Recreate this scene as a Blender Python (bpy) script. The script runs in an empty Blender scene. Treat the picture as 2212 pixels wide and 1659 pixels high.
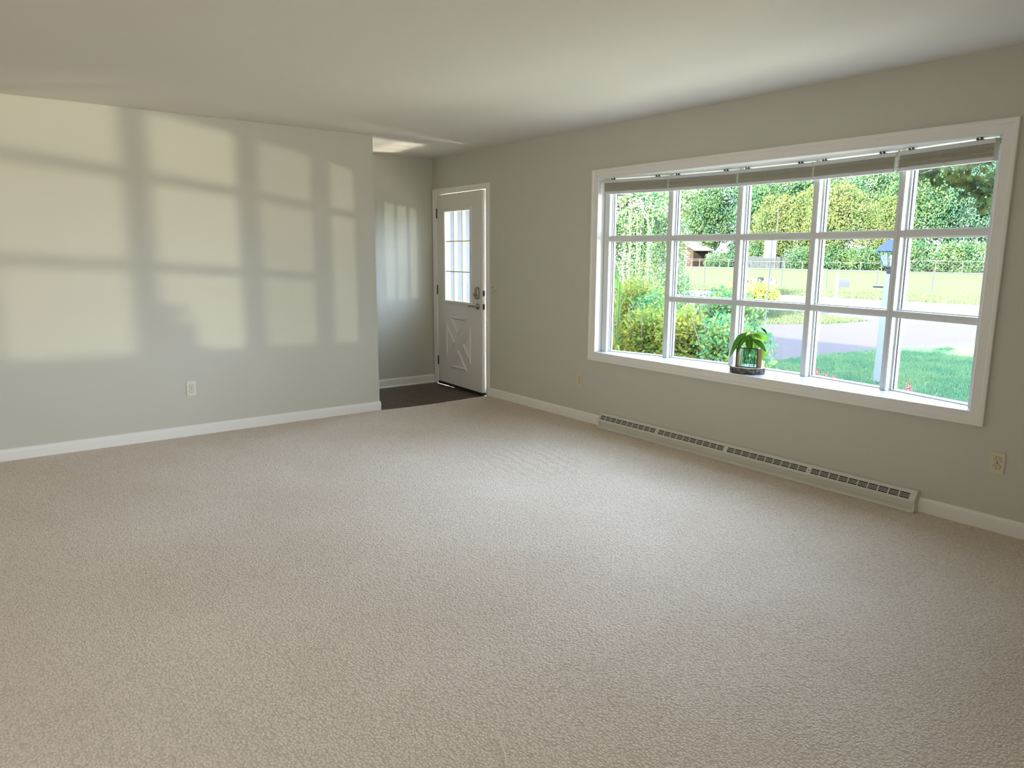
import bpy, bmesh, math, random
import numpy as np
from mathutils import Vector, Matrix
random.seed(7); rng = np.random.default_rng(11)
sc = bpy.context.scene
COL = sc.collection
R = math.radians

# ------------------------------------------------------------------ camera
CAM = Vector((-4.2324, -5.975, 1.4279)); YAW, PIT, ROL, FPX = 0.6505, -0.1773, 0.0053, 1566.0
F = Vector((math.sin(YAW)*math.cos(PIT), math.cos(YAW)*math.cos(PIT), math.sin(PIT)))
Rt = Vector((math.cos(YAW), -math.sin(YAW), 0)); Up = Rt.cross(F)
R2 = Rt*math.cos(ROL)+Up*math.sin(ROL); U2 = -Rt*math.sin(ROL)+Up*math.cos(ROL)
cd = bpy.data.cameras.new('camera'); cam = bpy.data.objects.new('camera', cd); COL.objects.link(cam)
cd.sensor_width = 36; cd.lens = 36*FPX/2212; cd.clip_start = .05; cd.clip_end = 800
cam.matrix_world = Matrix.Translation(CAM) @ Matrix((R2, U2, -F)).transposed().to_4x4()
sc.camera = cam

# ------------------------------------------------------------------ light
GZ = -0.65                                   # outdoor ground level
wd = bpy.data.worlds.new('sky'); sc.world = wd; wd.use_nodes = True
wn = wd.node_tree.nodes; bg = wn['Background']
bg.inputs[0].default_value = (.62, .78, 1.04, 1); bg.inputs[1].default_value = 6.0

def sun_lamp(direction, strength, angle, color):
    l = bpy.data.lights.new('sun', 'SUN'); l.energy = strength; l.angle = angle; l.color = color
    o = bpy.data.objects.new('sun', l); COL.objects.link(o)
    o.rotation_euler = Vector(direction).to_track_quat('-Z', 'Y').to_euler(); return o
sun_lamp((math.cos(R(21))*.97, math.cos(R(21))*.22, -math.sin(R(21))), 26.0, R(.6), (1, .93, .78))

def area(name, loc, look, sx, sy, power, color):
    l = bpy.data.lights.new(name, 'AREA'); l.shape = 'RECTANGLE'; l.size = sx; l.size_y = sy
    l.energy = power; l.color = color
    o = bpy.data.objects.new(name, l); COL.objects.link(o); o.location = loc
    o.rotation_euler = Vector(look).to_track_quat('-Z', 'Y').to_euler(); return o
# added fill lamps in the unseen part of the room, no windows built there
a_ = area('rear_fill', (-4.7, -8.8, 1.7), (0, 1, .08), 2.6, 1.3, 11.5, (1, .96, .88)); a_.data.spread = R(85)
area('side_fill', (-7.6, -4.9, 1.5), (1, .55, 0.0), 2.0, 1.4, 8.5, (1, .94, .82)).data.spread = R(110)
# added spot for an unseen glint, throwing the bow window's grid on the walls
gl = bpy.data.lights.new('glint_spot', 'SPOT'); gl.energy = 1500; gl.spot_size = R(18); gl.spot_blend = .3
gl.shadow_soft_size = .14; gl.color = (1, .93, .70)
glo = bpy.data.objects.new('glint_spot', gl); COL.objects.link(glo)
glo.location = (9.0, -11.6, .50)
glo.rotation_euler = (Vector((0, -1.5, 1.40))-glo.location).to_track_quat('-Z', 'Y').to_euler()
g2 = bpy.data.lights.new('foyer_ceiling_spot', 'SPOT'); g2.energy = 170; g2.spot_size = R(60); g2.spot_blend = .5  # added spot for the bright ceiling patch by the door, source unseen
g2.shadow_soft_size = .16; g2.color = (1, .90, .72)
g2o = bpy.data.objects.new('foyer_ceiling_spot', g2); COL.objects.link(g2o); g2o.location = (1.55, .42, .10)
g2o.rotation_euler = (Vector((-.05, .5, 1.45))-g2o.location).to_track_quat('-Z', 'Y').to_euler()
# window portal (guides sky sampling through the bow window)
pt = area('window_portal', (.42, -3.01, 1.32), (-1, 0, 0), 3.0, 1.45, 1, (1, 1, 1)); pt.data.cycles.is_portal = True

vs = sc.view_settings
vs.view_transform = 'Standard'; vs.look = 'None'; vs.exposure = 1.74; vs.gamma = 1; vs.use_curve_mapping = False
sc.display_settings.display_device = 'sRGB'
sc.cycles.max_bounces = 10; sc.cycles.diffuse_bounces = 7; sc.cycles.transparent_max_bounces = 16
sc.cycles.use_denoising = True; sc.cycles.sample_clamp_indirect = 8
sc.cycles.caustics_reflective = False; sc.cycles.caustics_refractive = False

# ------------------------------------------------------------------ materials
def mat(name, col, rough=.6, spec=.4, metal=0, noise=None, bump=None, var=None, sheen=0):
    """noise=(scale, amount, col2); bump=(scale, strength, dist); var = colour change per object"""
    m = bpy.data.materials.new(name); m.use_nodes = True
    nt = m.node_tree; n = nt.nodes; L = nt.links; b = n['Principled BSDF']
    b.inputs['Base Color'].default_value = (*col, 1); b.inputs['Roughness'].default_value = rough
    b.inputs['Specular IOR Level'].default_value = spec; b.inputs['Metallic'].default_value = metal
    if sheen: b.inputs['Sheen Weight'].default_value = sheen
    tc = n.new('ShaderNodeTexCoord')
    if noise:
        t = n.new('ShaderNodeTexNoise'); t.inputs['Scale'].default_value = noise[0]; t.inputs['Detail'].default_value = 5
        L.new(tc.outputs['Object'], t.inputs['Vector'])
        mx = n.new('ShaderNodeMix'); mx.data_type = 'RGBA'
        cr = n.new('ShaderNodeMapRange'); cr.inputs[1].default_value = .35; cr.inputs[2].default_value = .65
        cr.inputs[4].default_value = noise[1]
        L.new(t.outputs['Fac'], cr.inputs[0]); L.new(cr.outputs[0], mx.inputs[0])
        mx.inputs[6].default_value = (*col, 1); mx.inputs[7].default_value = (*noise[2], 1)
        L.new(mx.outputs[2], b.inputs['Base Color'])
    if bump:
        t2 = n.new('ShaderNodeTexNoise'); t2.inputs['Scale'].default_value = bump[0]; t2.inputs['Detail'].default_value = 4
        L.new(tc.outputs['Object'], t2.inputs['Vector'])
        bp = n.new('ShaderNodeBump'); bp.inputs['Strength'].default_value = bump[1]; bp.inputs['Distance'].default_value = bump[2]
        L.new(t2.outputs['Fac'], bp.inputs['Height']); L.new(bp.outputs[0], b.inputs['Normal'])
    return m

def leaf_mat(name, c1, c2, scale=1.0, trans=.35, c3=None):
    m = bpy.data.materials.new(name); m.use_nodes = True
    nt = m.node_tree; n = nt.nodes; L = nt.links; n.clear()
    out = n.new('ShaderNodeOutputMaterial'); geo = n.new('ShaderNodeNewGeometry')
    t = n.new('ShaderNodeTexNoise'); t.inputs['Scale'].default_value = scale; t.inputs['Detail'].default_value = 3
    L.new(geo.outputs['Position'], t.inputs['Vector'])
    w = n.new('ShaderNodeTexWhiteNoise'); w.noise_dimensions = '1D'; L.new(geo.outputs['Random Per Island'], w.inputs['W'])
    ad = n.new('ShaderNodeMath'); ad.operation = 'MULTIPLY_ADD'; ad.inputs[1].default_value = .45
    L.new(w.outputs['Value'], ad.inputs[0])
    s = n.new('ShaderNodeMath'); s.operation = 'SUBTRACT'; s.inputs[1].default_value = .22
    L.new(t.outputs['Fac'], s.inputs[0]); L.new(s.outputs[0], ad.inputs[2])
    r = n.new('ShaderNodeValToRGB'); e = r.color_ramp.elements
    e[0].position = .30; e[0].color = (*c1, 1); e[1].position = .70; e[1].color = (*c2, 1)
    if c3: k = e.new(.50); k.color = (*c3, 1)
    L.new(ad.outputs[0], r.inputs[0])
    d = n.new('ShaderNodeBsdfDiffuse'); tr = n.new('ShaderNodeBsdfTranslucent'); mx = n.new('ShaderNodeMixShader')
    mx.inputs[0].default_value = trans
    L.new(r.outputs[0], d.inputs[0]); L.new(r.outputs[0], tr.inputs[0])
    L.new(d.outputs[0], mx.inputs[1]); L.new(tr.outputs[0], mx.inputs[2]); L.new(mx.outputs[0], out.inputs[0])
    return m

def glass_mat(name, tint, refl):
    m = bpy.data.materials.new(name); m.use_nodes = True
    nt = m.node_tree; n = nt.nodes; L = nt.links; n.clear()
    out = n.new('ShaderNodeOutputMaterial'); t = n.new('ShaderNodeBsdfTransparent'); g = n.new('ShaderNodeBsdfGlossy')
    g.inputs['Roughness'].default_value = .01; t.inputs[0].default_value = (*tint, 1)
    lw = n.new('ShaderNodeLayerWeight'); lw.inputs[0].default_value = .25
    mu = n.new('ShaderNodeMath'); mu.operation = 'MULTIPLY'; mu.inputs[1].default_value = refl
    L.new(lw.outputs['Fresnel'], mu.inputs[0])
    mx = n.new('ShaderNodeMixShader'); L.new(mu.outputs[0], mx.inputs[0]); L.new(t.outputs[0], mx.inputs[1])
    L.new(g.outputs[0], mx.inputs[2]); L.new(mx.outputs[0], out.inputs[0]); return m

def carpet_mat():
    m = bpy.data.materials.new('carpet_pile'); m.use_nodes = True
    nt = m.node_tree; n = nt.nodes; L = nt.links; b = n['Principled BSDF']
    b.inputs['Roughness'].default_value = .95; b.inputs['Specular IOR Level'].default_value = .1
    b.inputs['Sheen Weight'].default_value = .25; b.inputs['Sheen Roughness'].default_value = .45
    tc = n.new('ShaderNodeTexCoord')
    v = n.new('ShaderNodeTexVoronoi'); v.inputs['Scale'].default_value = 105; v.inputs['Randomness'].default_value = .75
    big = n.new('ShaderNodeTexNoise'); big.inputs['Scale'].default_value = .9; big.inputs['Detail'].default_value = 4
    fine = n.new('ShaderNodeTexNoise'); fine.inputs['Scale'].default_value = 60; fine.inputs['Detail'].default_value = 5
    wob = n.new('ShaderNodeTexNoise'); wob.inputs['Scale'].default_value = 14; wob.inputs['Detail'].default_value = 3
    for t in (big, fine, wob): L.new(tc.outputs['Object'], t.inputs['Vector'])
    vm = n.new('ShaderNodeVectorMath'); vm.operation = 'MULTIPLY_ADD'; vm.inputs[1].default_value = (.02, .02, 0)
    L.new(wob.outputs['Color'], vm.inputs[0]); L.new(tc.outputs['Object'], vm.inputs[2]); L.new(vm.outputs[0], v.inputs['Vector'])
    m1 = n.new('ShaderNodeMix'); m1.data_type = 'RGBA'
    m1.inputs[6].default_value = (.79, .69, .57, 1); m1.inputs[7].default_value = (.70, .59, .465, 1)
    mr = n.new('ShaderNodeMapRange'); mr.inputs[1].default_value = .35; mr.inputs[2].default_value = .68
    L.new(big.outputs['Fac'], mr.inputs[0]); L.new(mr.outputs[0], m1.inputs[0])
    m2 = n.new('ShaderNodeMix'); m2.data_type = 'RGBA'; m2.blend_type = 'MULTIPLY'  # colour darkened between the pile tufts, standing in for shade
    mr2 = n.new('ShaderNodeMapRange'); mr2.inputs[1].default_value = .2; mr2.inputs[2].default_value = .75
    mr2.inputs[3].default_value = 0; mr2.inputs[4].default_value = .5
    L.new(v.outputs['Distance'], mr2.inputs[0]); L.new(mr2.outputs[0], m2.inputs[0])
    L.new(m1.outputs[2], m2.inputs[6]); m2.inputs[7].default_value = (.42, .37, .31, 1)
    L.new(m2.outputs[2], b.inputs['Base Color'])
    iv = n.new('ShaderNodeMath'); iv.operation = 'MULTIPLY_ADD'; iv.inputs[1].default_value = -1.0
    L.new(v.outputs['Distance'], iv.inputs[0]); L.new(fine.outputs['Fac'], iv.inputs[2])
    bp = n.new('ShaderNodeBump'); bp.inputs['Strength'].default_value = .8; bp.inputs['Distance'].default_value = .006
    L.new(iv.outputs[0], bp.inputs['Height'])
    # loose, rucked patch of carpet by the heater
    wv = n.new('ShaderNodeTexWave'); wv.bands_direction = 'DIAGONAL'; wv.inputs['Scale'].default_value = 5.5
    wv.inputs['Distortion'].default_value = 5; wv.inputs['Detail'].default_value = 2; wv.inputs['Detail Scale'].default_value = 1.2
    mp = n.new('ShaderNodeMapping'); mp.inputs['Rotation'].default_value = (0, 0, R(55)); L.new(tc.outputs['Object'], mp.inputs['Vector']); L.new(mp.outputs[0], wv.inputs['Vector'])
    ds = n.new('ShaderNodeVectorMath'); ds.operation = 'DISTANCE'; ds.inputs[1].default_value = (-1.12, -2.12, 0); L.new(tc.outputs['Object'], ds.inputs[0])
    mk = n.new('ShaderNodeMapRange'); mk.interpolation_type = 'SMOOTHSTEP'; mk.inputs[1].default_value = .62; mk.inputs[2].default_value = .1; mk.inputs[4].default_value = 1
    L.new(ds.outputs['Value'], mk.inputs[0])
    ml = n.new('ShaderNodeMath'); ml.operation = 'MULTIPLY'; L.new(wv.outputs['Fac'], ml.inputs[0]); L.new(mk.outputs[0], ml.inputs[1])
    b2 = n.new('ShaderNodeBump'); b2.inputs['Strength'].default_value = .5; b2.inputs['Distance'].default_value = .006
    L.new(ml.outputs[0], b2.inputs['Height']); L.new(bp.outputs[0], b2.inputs['Normal']); L.new(b2.outputs[0], b.inputs['Normal'])
    return m

M = dict(
 bounce_paving=mat('pale_concrete', (0.8232, 0.6405, 0.4128), .9, .2, noise=(6, .4, (0.7526, 0.5775, 0.3698)), bump=(40, .2, .004)),
 wall=mat('wall_paint', (.55, .54, .47), .75, .25, noise=(3, .25, (.53, .52, .45)), bump=(180, .06, .001)),
 ceil=mat('ceiling_paint', (.74, .71, .66), .8, .2, bump=(120, .05, .001)),
 sill=mat('sill_paint', (.50, .53, .55), .25, .5, bump=(40, .03, .001)),
 trim=mat('trim_paint', (.78, .77, .73), .35, .5, bump=(40, .03, .001)),
 vinyl=mat('window_vinyl', (0.6640, 0.6720, 0.6560), .3, .5, bump=(60, .02, .001)),
 vinyl_out=mat('gasket', (.03, .03, .035), .6),
 door=mat('door_paint', (.70, .67, .62), .42, .4, bump=(60, .03, .001)),
 cream=mat('lite_frame', (.74, .70, .52), .4, .4, bump=(60, .02, .001)),
 nickel=mat('satin_nickel', (.30, .27, .23), .35, .5, .9, noise=(30, .3, (.24, .22, .2))),
 brass=mat('hinge_metal', (.10, .085, .07), .45, .5, .8, noise=(30, .3, (.07, .06, .05))),
 black=mat('black_rubber', (.012, .012, .013), .6, noise=(20, .3, (.02, .02, .02))),
 carpet=carpet_mat(),
 wood=mat('dark_hardwood', (.085, .052, .034), .38, .4, noise=(14, .8, (.05, .03, .02)), bump=(40, .15, .002)),
 heater=mat('heater_enamel', (.66, .655, .59), .4, .4, noise=(4, .2, (.62, .61, .55))),
 dark=mat('heater_cavity', (.03, .03, .03), .8, noise=(9, .4, (.02, .02, .02))),
 plate=mat('ivory_plastic', (.62, .55, .39), .35, .5, noise=(6, .15, (.6, .53, .37))),
 plate_w=mat('white_plastic', (.70, .69, .58), .35, .5, noise=(6, .15, (.66, .65, .55))),
 slot=mat('slot_dark', (.02, .018, .015), .7),
 shade=mat('pleated_fabric', (.66, .64, .56), .85, .1, noise=(60, .2, (.60, .58, .50))),
 rail=mat('shade_rail', (.66, .67, .67), .35, .5, bump=(30, .02, .001)),
 cord=mat('cord', (.80, .78, .68), .7, bump=(200, .2, .002)),
 bark=mat('bark', (.05, .038, .03), .9, .2, noise=(45, .9, (.26, .22, .20)), bump=(70, .9, .01)),
 cutwood=mat('cut_wood', (.72, .60, .44), .6, .3, noise=(25, .5, (.62, .49, .34))),
 creamwood=mat('pale_wood', (0.5320, 0.4092, 0.1980), .5, .3, noise=(18, .4, (0.4620, 0.3300, 0.1430))),
 darkmetal=mat('dark_metal', (.07, .06, .05), .4, .5, .6, noise=(30, .3, (.05, .045, .04))),
 leafA=leaf_mat('plant_leaf', (.05, .16, .018), (.15, .33, .035), 18, .25),
 leafB=leaf_mat('plant_leaf_pale', (.14, .32, .04), (.27, .46, .07), 18, .4),
 vein=mat('leaf_vein', (.35, .50, .14), .6),
 reed=mat('reed_stalk', (.07, .12, .03), .6, .2, noise=(9, .4, (.10, .14, .04))),
 twig=mat('twig', (.17, .13, .10), .8, bump=(60, .3, .003)),
 lawn=mat('lawn', (0.0562, 0.1056, 0.0600), .9, .1, noise=(1.4, .8, (0.0900, 0.1254, 0.0550)), bump=(60, .6, .03)),
 field=mat('field_grass', (.044, .045, .0255), .95, 0, noise=(.6, .7, (.047, .047, .028)), bump=(5, .15, .02)),
 blade=leaf_mat('grass_blade', (0.0390, 0.1096, 0.0620), (0.1013, 0.1577, 0.0730), 1.2, .3),
 verge=leaf_mat('verge_grass', (0.0435, 0.0606, 0.0291), (0.0628, 0.0751, 0.0437), 1.2, .3),
 drive=mat('driveway', (0.0200, 0.0129, 0.0143), .9, .2, noise=(9, .5, (0.0167, 0.0110, 0.0132)), bump=(50, .3, .006)),
 road=mat('road', (0.0907, 0.0860, 0.0818), .9, .2, noise=(3, .4, (0.0785, 0.0756, 0.0727)), bump=(40, .3, .01)),
 white=mat('white_painted', (0.1642, 0.1685, 0.1771), .5, .4, noise=(5, .15, (0.1512, 0.1555, 0.1663))),
 lampblue=mat('lamp_metal', (.006, .012, .036), .7, .1, 0, noise=(9, .2, (.008, .015, .042))),
 galv=mat('galvanised', (.030, .034, .040), .8, 0, 0, noise=(9, .3, (.024, .028, .034))),
 galvw=mat('galvanised_pale', (.060, .064, .066), .8, 0, 0, noise=(9, .3, (.05, .054, .058))),
 boxgrey=mat('mailbox_grey', (.026, .029, .034), .8, 0, noise=(9, .3, (.022, .025, .030))),
 slate=mat('slate_plastic', (0.0080, 0.0120, 0.0135), .8, 0, noise=(9, .4, (0.0112, 0.0160, 0.0180))),
 fencewood=mat('weathered_fence', (.020, .024, .025), .9, 0, noise=(3, .7, (.032, .035, .034))),
 pole=mat('utility_pole', (.040, .036, .030), .9, 0, noise=(4, .5, (.03, .027, .023))),
 brick=mat('brick_wall', (.030, .020, .015), .9, 0, noise=(5, .9, (.014, .012, .010))),
 roof=mat('pale_roof', (0.1302, 0.1092, 0.1029), .9, .1, noise=(3, .4, (0.1134, 0.0966, 0.0924))),
 siding=mat('siding', (0.2046, 0.2016, 0.1884), .6, .3, noise=(2, .2, (0.1914, 0.1884, 0.1752))),
 soffit=mat('soffit', (0.2574, 0.2442, 0.2442), .6, .3, noise=(2, .15, (0.2442, 0.2310, 0.2310))),
 shingle=mat('roof_shingle', (.22, .20, .19), .9, .1, noise=(4, .6, (.15, .14, .13))),
 treeg=leaf_mat('tree_green', (0.0216, 0.0540, 0.0276), (0.0603, 0.0909, 0.0302), .35, .3, (0.0387, 0.0779, 0.0348)),
 treey=leaf_mat('tree_yellow', (0.0413, 0.0648, 0.0202), (0.0826, 0.0891, 0.0307), .35, .3, (0.0585, 0.0810, 0.0307)),
 treet=leaf_mat('tree_teal', (0.0168, 0.0462, 0.0350), (0.0462, 0.0840, 0.0450), .35, .3, (0.0315, 0.0672, 0.0400)),
 hedge=leaf_mat('hedge_leaf', (0.0418, 0.1417, 0.0715), (0.1881, 0.2530, 0.0715), 2.2, .3, (0.1045, 0.2125, 0.0793)),
 hedgey=leaf_mat('hedge_leaf_yellow', (0.0990, 0.1615, 0.0385), (0.2475, 0.2338, 0.0440), 2.2, .35, (0.1710, 0.2040, 0.0440)),
 strand=leaf_mat('hanging_leaf', (0.0480, 0.1360, 0.0600), (0.1440, 0.1920, 0.0700), 1.5, .35),
 maple=leaf_mat('maple_leaf', (0.0231, 0.0353, 0.0142), (0.1296, 0.0880, 0.0238), 2.5, .30, (0.0603, 0.0712, 0.0216)),
 palebark=mat('pale_bark', (0.1500, 0.1320, 0.1200), .9, .1, noise=(6, .6, (0.1020, 0.0840, 0.0750))),
 trunk=mat('trunk_bark', (.16, .13, .11), .95, .1, noise=(4, .6, (.10, .08, .07)), bump=(12, .6, .03)),
 petal=mat('red_petal', (.34, .004, .060), .6, .1, noise=(20, .4, (.26, .003, .04))),
 glass=glass_mat('window_glass', (.97, .985, .98), .55),
 glass2=glass_mat('lamp_glass', (.93, .96, .97), .6),
 water=glass_mat('vase_glass', (.80, .93, .92), .8),
 frost=None,
)

# ------------------------------------------------------------------ mesh helpers
class MB:
    def __init__(s): s.v = []; s.f = []
    def add(s, vs, fs):
        b = len(s.v); s.v += [tuple(v) for v in vs]; s.f += [tuple(b+i for i in f) for f in fs]; return s
    def box(s, x0, x1, y0, y1, z0, z1):
        vs = [(x, y, z) for z in (z0, z1) for y in (y0, y1) for x in (x0, x1)]
        return s.add(vs, [(0,2,3,1), (4,5,7,6), (0,1,5,4), (2,6,7,3), (0,4,6,2), (1,3,7,5)])
    def rod(s, a, b, r0, r1=None, n=6, cap=True):
        r1 = r0 if r1 is None else r1; a = Vector(a); b = Vector(b); d = (b-a).normalized()
        u = d.orthogonal().normalized(); w = d.cross(u); vs = []
        for p, r in ((a, r0), (b, r1)):
            for k in range(n):
                t = 2*math.pi*k/n; vs.append(p+(u*math.cos(t)+w*math.sin(t))*r)
        fs = [(k, (k+1) % n, n+(k+1) % n, n+k) for k in range(n)]
        if cap: fs += [tuple(range(n-1, -1, -1)), tuple(range(n, 2*n))]
        return s.add(vs, fs)
    def tube(s, pts, rs, n=6):
        pts = [Vector(p) for p in pts]
        if not isinstance(rs, (list, tuple)): rs = [rs]*len(pts)
        vs = []; u = None
        for i, p in enumerate(pts):
            d = (pts[min(i+1, len(pts)-1)]-pts[max(i-1, 0)]).normalized()
            u = d.orthogonal().normalized() if u is None else (u-d*u.dot(d)).normalized()
            w = d.cross(u)
            for k in range(n):
                t = 2*math.pi*k/n; vs.append(p+(u*math.cos(t)+w*math.sin(t))*rs[i])
        fs = []
        for i in range(len(pts)-1):
            for k in range(n): fs.append((i*n+k, i*n+(k+1) % n, (i+1)*n+(k+1) % n, (i+1)*n+k))
        fs += [tuple(range(n-1, -1, -1)), tuple(range((len(pts)-1)*n, len(pts)*n))]
        return s.add(vs, fs)
    def prism(s, poly, z0, z1):
        n = len(poly)
        return s.add([(x, y, z0) for x, y in poly]+[(x, y, z1) for x, y in poly],
                     [tuple(range(n-1, -1, -1)), tuple(range(n, 2*n))]+[(k, (k+1) % n, n+(k+1) % n, n+k) for k in range(n)])
    def lathe(s, prof, c=(0, 0, 0), n=20):
        vs = []; m = len(prof)
        for r, z in prof:
            for k in range(n):
                t = 2*math.pi*k/n; vs.append((c[0]+r*math.cos(t), c[1]+r*math.sin(t), c[2]+z))
        fs = [(i*n+k, i*n+(k+1) % n, (i+1)*n+(k+1) % n, (i+1)*n+k) for i in range(m-1) for k in range(n)]
        fs += [tuple(range(n-1, -1, -1)), tuple(range((m-1)*n, m*n))]
        return s.add(vs, fs)
    def sweep(s, prof, path, axis_u, axis_v, closed=False):
        """prof: (u,v) points; path: list of (origin, uvec, vvec)"""
        m = len(prof); vs = []
        for o, u, v in path: vs += [Vector(o)+Vector(u)*a+Vector(v)*b for a, b in prof]
        fs = []; n = len(path)
        for i in range(n if closed else n-1):
            j = (i+1) % n
            for k in range(m): fs.append((i*m+k, i*m+(k+1) % m, j*m+(k+1) % m, j*m+k))
        if not closed: fs += [tuple(range(m-1, -1, -1)), tuple(range((n-1)*m, n*m))]
        return s.add(vs, fs)
    def mesh(s, name, m=None, smooth=False, bevel=0):
        me = bpy.data.meshes.new(name); me.from_pydata(s.v, [], s.f)
        bm = bmesh.new(); bm.from_mesh(me)
        bmesh.ops.recalc_face_normals(bm, faces=bm.faces)
        if bevel:
            es = [e for e in bm.edges if len(e.link_faces) == 2 and e.calc_face_angle(0) > .5]
            bmesh.ops.bevel(bm, geom=es, offset=bevel, segments=2, affect='EDGES', clamp_overlap=True)
        bm.to_mesh(me); bm.free()
        if smooth: me.polygons.foreach_set('use_smooth', [True]*len(me.polygons))
        if m: me.materials.append(m)
        return me
    def build(s, name, m, parent=None, smooth=False, bevel=0):
        return obj(name, s.mesh(name, m, smooth, bevel), parent)

def obj(name, me, parent=None):
    o = bpy.data.objects.new(name, me); COL.objects.link(o)
    if parent is not None: o.parent = parent
    return o
def empty(name, loc=(0, 0, 0), rz=0, parent=None):
    o = bpy.data.objects.new(name, None); COL.objects.link(o); o.location = loc; o.rotation_euler = (0, 0, rz)
    if parent is not None: o.parent = parent
    o.empty_display_size = .1
    return o
def tag(o, label=None, cat=None, group=None, kind=None):
    if label: o['label'] = label
    if cat: o['category'] = cat
    if group: o['group'] = group
    if kind: o['kind'] = kind
    return o
def S(o, label=None, cat=None): return tag(o, label, cat, kind='structure')

def frame_trim(mb, y0, y1, z0, z1, prof, sides=4):
    """mitred casing on the wall plane x=0, room side -x; prof = (outward distance, thickness)"""
    cs = [((0, y1, z0), (0, 1, -1)), ((0, y1, z1), (0, 1, 1)), ((0, y0, z1), (0, -1, 1)), ((0, y0, z0), (0, -1, -1))]
    if sides == 3: cs = [((0, y1, z0), (0, 1, 0)), cs[1], cs[2], ((0, y0, z0), (0, -1, 0))]
    mb.sweep(prof, [(o, u, (-1, 0, 0)) for o, u in cs], None, None, closed=(sides == 4))

# ------------------------------------------------------------------ room shell
H = 2.44; WT = .15
XF = -1.2218; YB = 1.0293
WY0, WY1, WZ0, WZ1 = -4.447, -1.570, .620, 2.030          # bow window opening
DY0, DY1, DZ = .015, .955, 2.056                          # door opening
o = MB().box(-8, 0, -9, 0, -.10, -.014).box(-8, 0, 0, YB, -.10, -.016).build('floor', M['wood']); S(o, 'dark hardwood floor of the entry', 'floor')
floor = o
planks = []
for i in range(20):
    x = -.02-.0835*i
    me = MB().box(x-.0825, x, -.02, YB-.002, -.016, -.009-random.random()*.0006).mesh('plank', M['wood'])
    obj('plank', me, floor)
# carpet: grid, gently uneven towards the walls
nx, ny = 90, 100; vs_ = []; fs_ = []
for j in range(ny+1):
    for i in range(nx+1):
        x = -8+8*i/nx; y = -9+9*j/ny
        if j == ny and x > XF: y += -.03+.05*math.sin(x*3.1+.4)*(-x)*.8
        z = 0 if 0 < i < nx and 0 < j < ny else -.0
        z += .0015*math.sin(x*5.3+y*2.1)*math.sin(y*4.1-x)
        vs_.append((x, y, z))
for j in range(ny):
    for i in range(nx):
        a = j*(nx+1)+i; fs_.append((a, a+1, a+nx+2, a+nx+1))
cm = MB().add(vs_, fs_)
edge = [j*(nx+1)+i for i, j in [(i, ny) for i in range(nx+1)]]
b0 = len(cm.v); cm.v += [(cm.v[k][0], cm.v[k][1], -.013) for k in edge]
cm.f += [(edge[k], edge[k+1], b0+k+1, b0+k) for k in range(nx)]
o = cm.build('carpet', M['carpet'], smooth=False); S(o, 'beige cut pile carpet covering the living room floor', 'carpet')

o = MB().box(-8, .15, -9, YB+.12, H, H+.1).build('ceiling', M['ceil']); S(o, 'smooth off-white ceiling', 'ceiling')
w = MB()
w.box(0, WT, -9, WY0-.02, -.1, H).box(0, WT, WY0-.02, WY1+.02, -.1, WZ0-.02).box(0, WT, WY0-.02, WY1+.02, WZ1+.02, H)
w.box(0, WT, WY1+.02, DY0-.02, -.1, H).box(0, WT, DY0-.02, DY1+.02, DZ+.02, H).box(0, WT, DY1+.02, YB+.12, -.1, H)
o = w.build('wall_right', M['wall']); S(o, 'greige painted wall with the bow window and entry door', 'wall')
o = MB().box(-8, XF, 0, .12, -.012, H).build('wall_left', M['wall'], bevel=.004); S(o, 'greige wall ending in a free corner beside the entry', 'wall')
o = MB().box(-8, 0, YB, YB+.12, -.1, H).build('wall_foyer', M['wall']); S(o, 'greige back wall of the entry recess', 'wall')
o = MB().box(-8.12, -8, -9.12, YB+.12, -.1, H).build('wall_side', M['wall']); S(o, 'greige wall on the far left of the room', 'wall')
o = MB().box(-8, .15, -9.12, -9, -.1, H).build('wall_rear', M['wall']); S(o, 'greige wall behind the camera', 'wall')

BBP = [(0, 0), (.013, 0), (.013, .060), (.0115, .071), (.007, .080), (.002, .084), (0, .084)]
def baseboard(name, a, b, nrm, shoe=False):
    mb = MB(); n = Vector((*nrm, 0)); up = Vector((0, 0, 1))
    mb.sweep(BBP, [((*a, 0), n, up), ((*b, 0), n, up)], None, None)
    o = mb.build(name, M['trim']); S(o)
    if shoe:
        MB().sweep([(.013, 0), (.027, 0), (.026, .008), (.021, .014), (.013, .016)], [((*a, -.009), n, up), ((*b, -.009), n, up)], None, None).build('shoe_moulding', M['trim'], o)
    return o
baseboard('baseboard_left', (-8, 0), (XF, 0), (0, -1))
baseboard('baseboard_foyer', (-3.5, YB), (-.016, YB), (0, -1), True)
baseboard('baseboard_right', (0, -1.690), (0, -.043), (-1, 0))
baseboard('baseboard_right', (0, -9), (0, -4.245), (-1, 0))
baseboard('baseboard_corner', (XF, .0), (XF, .12), (1, 0))

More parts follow.
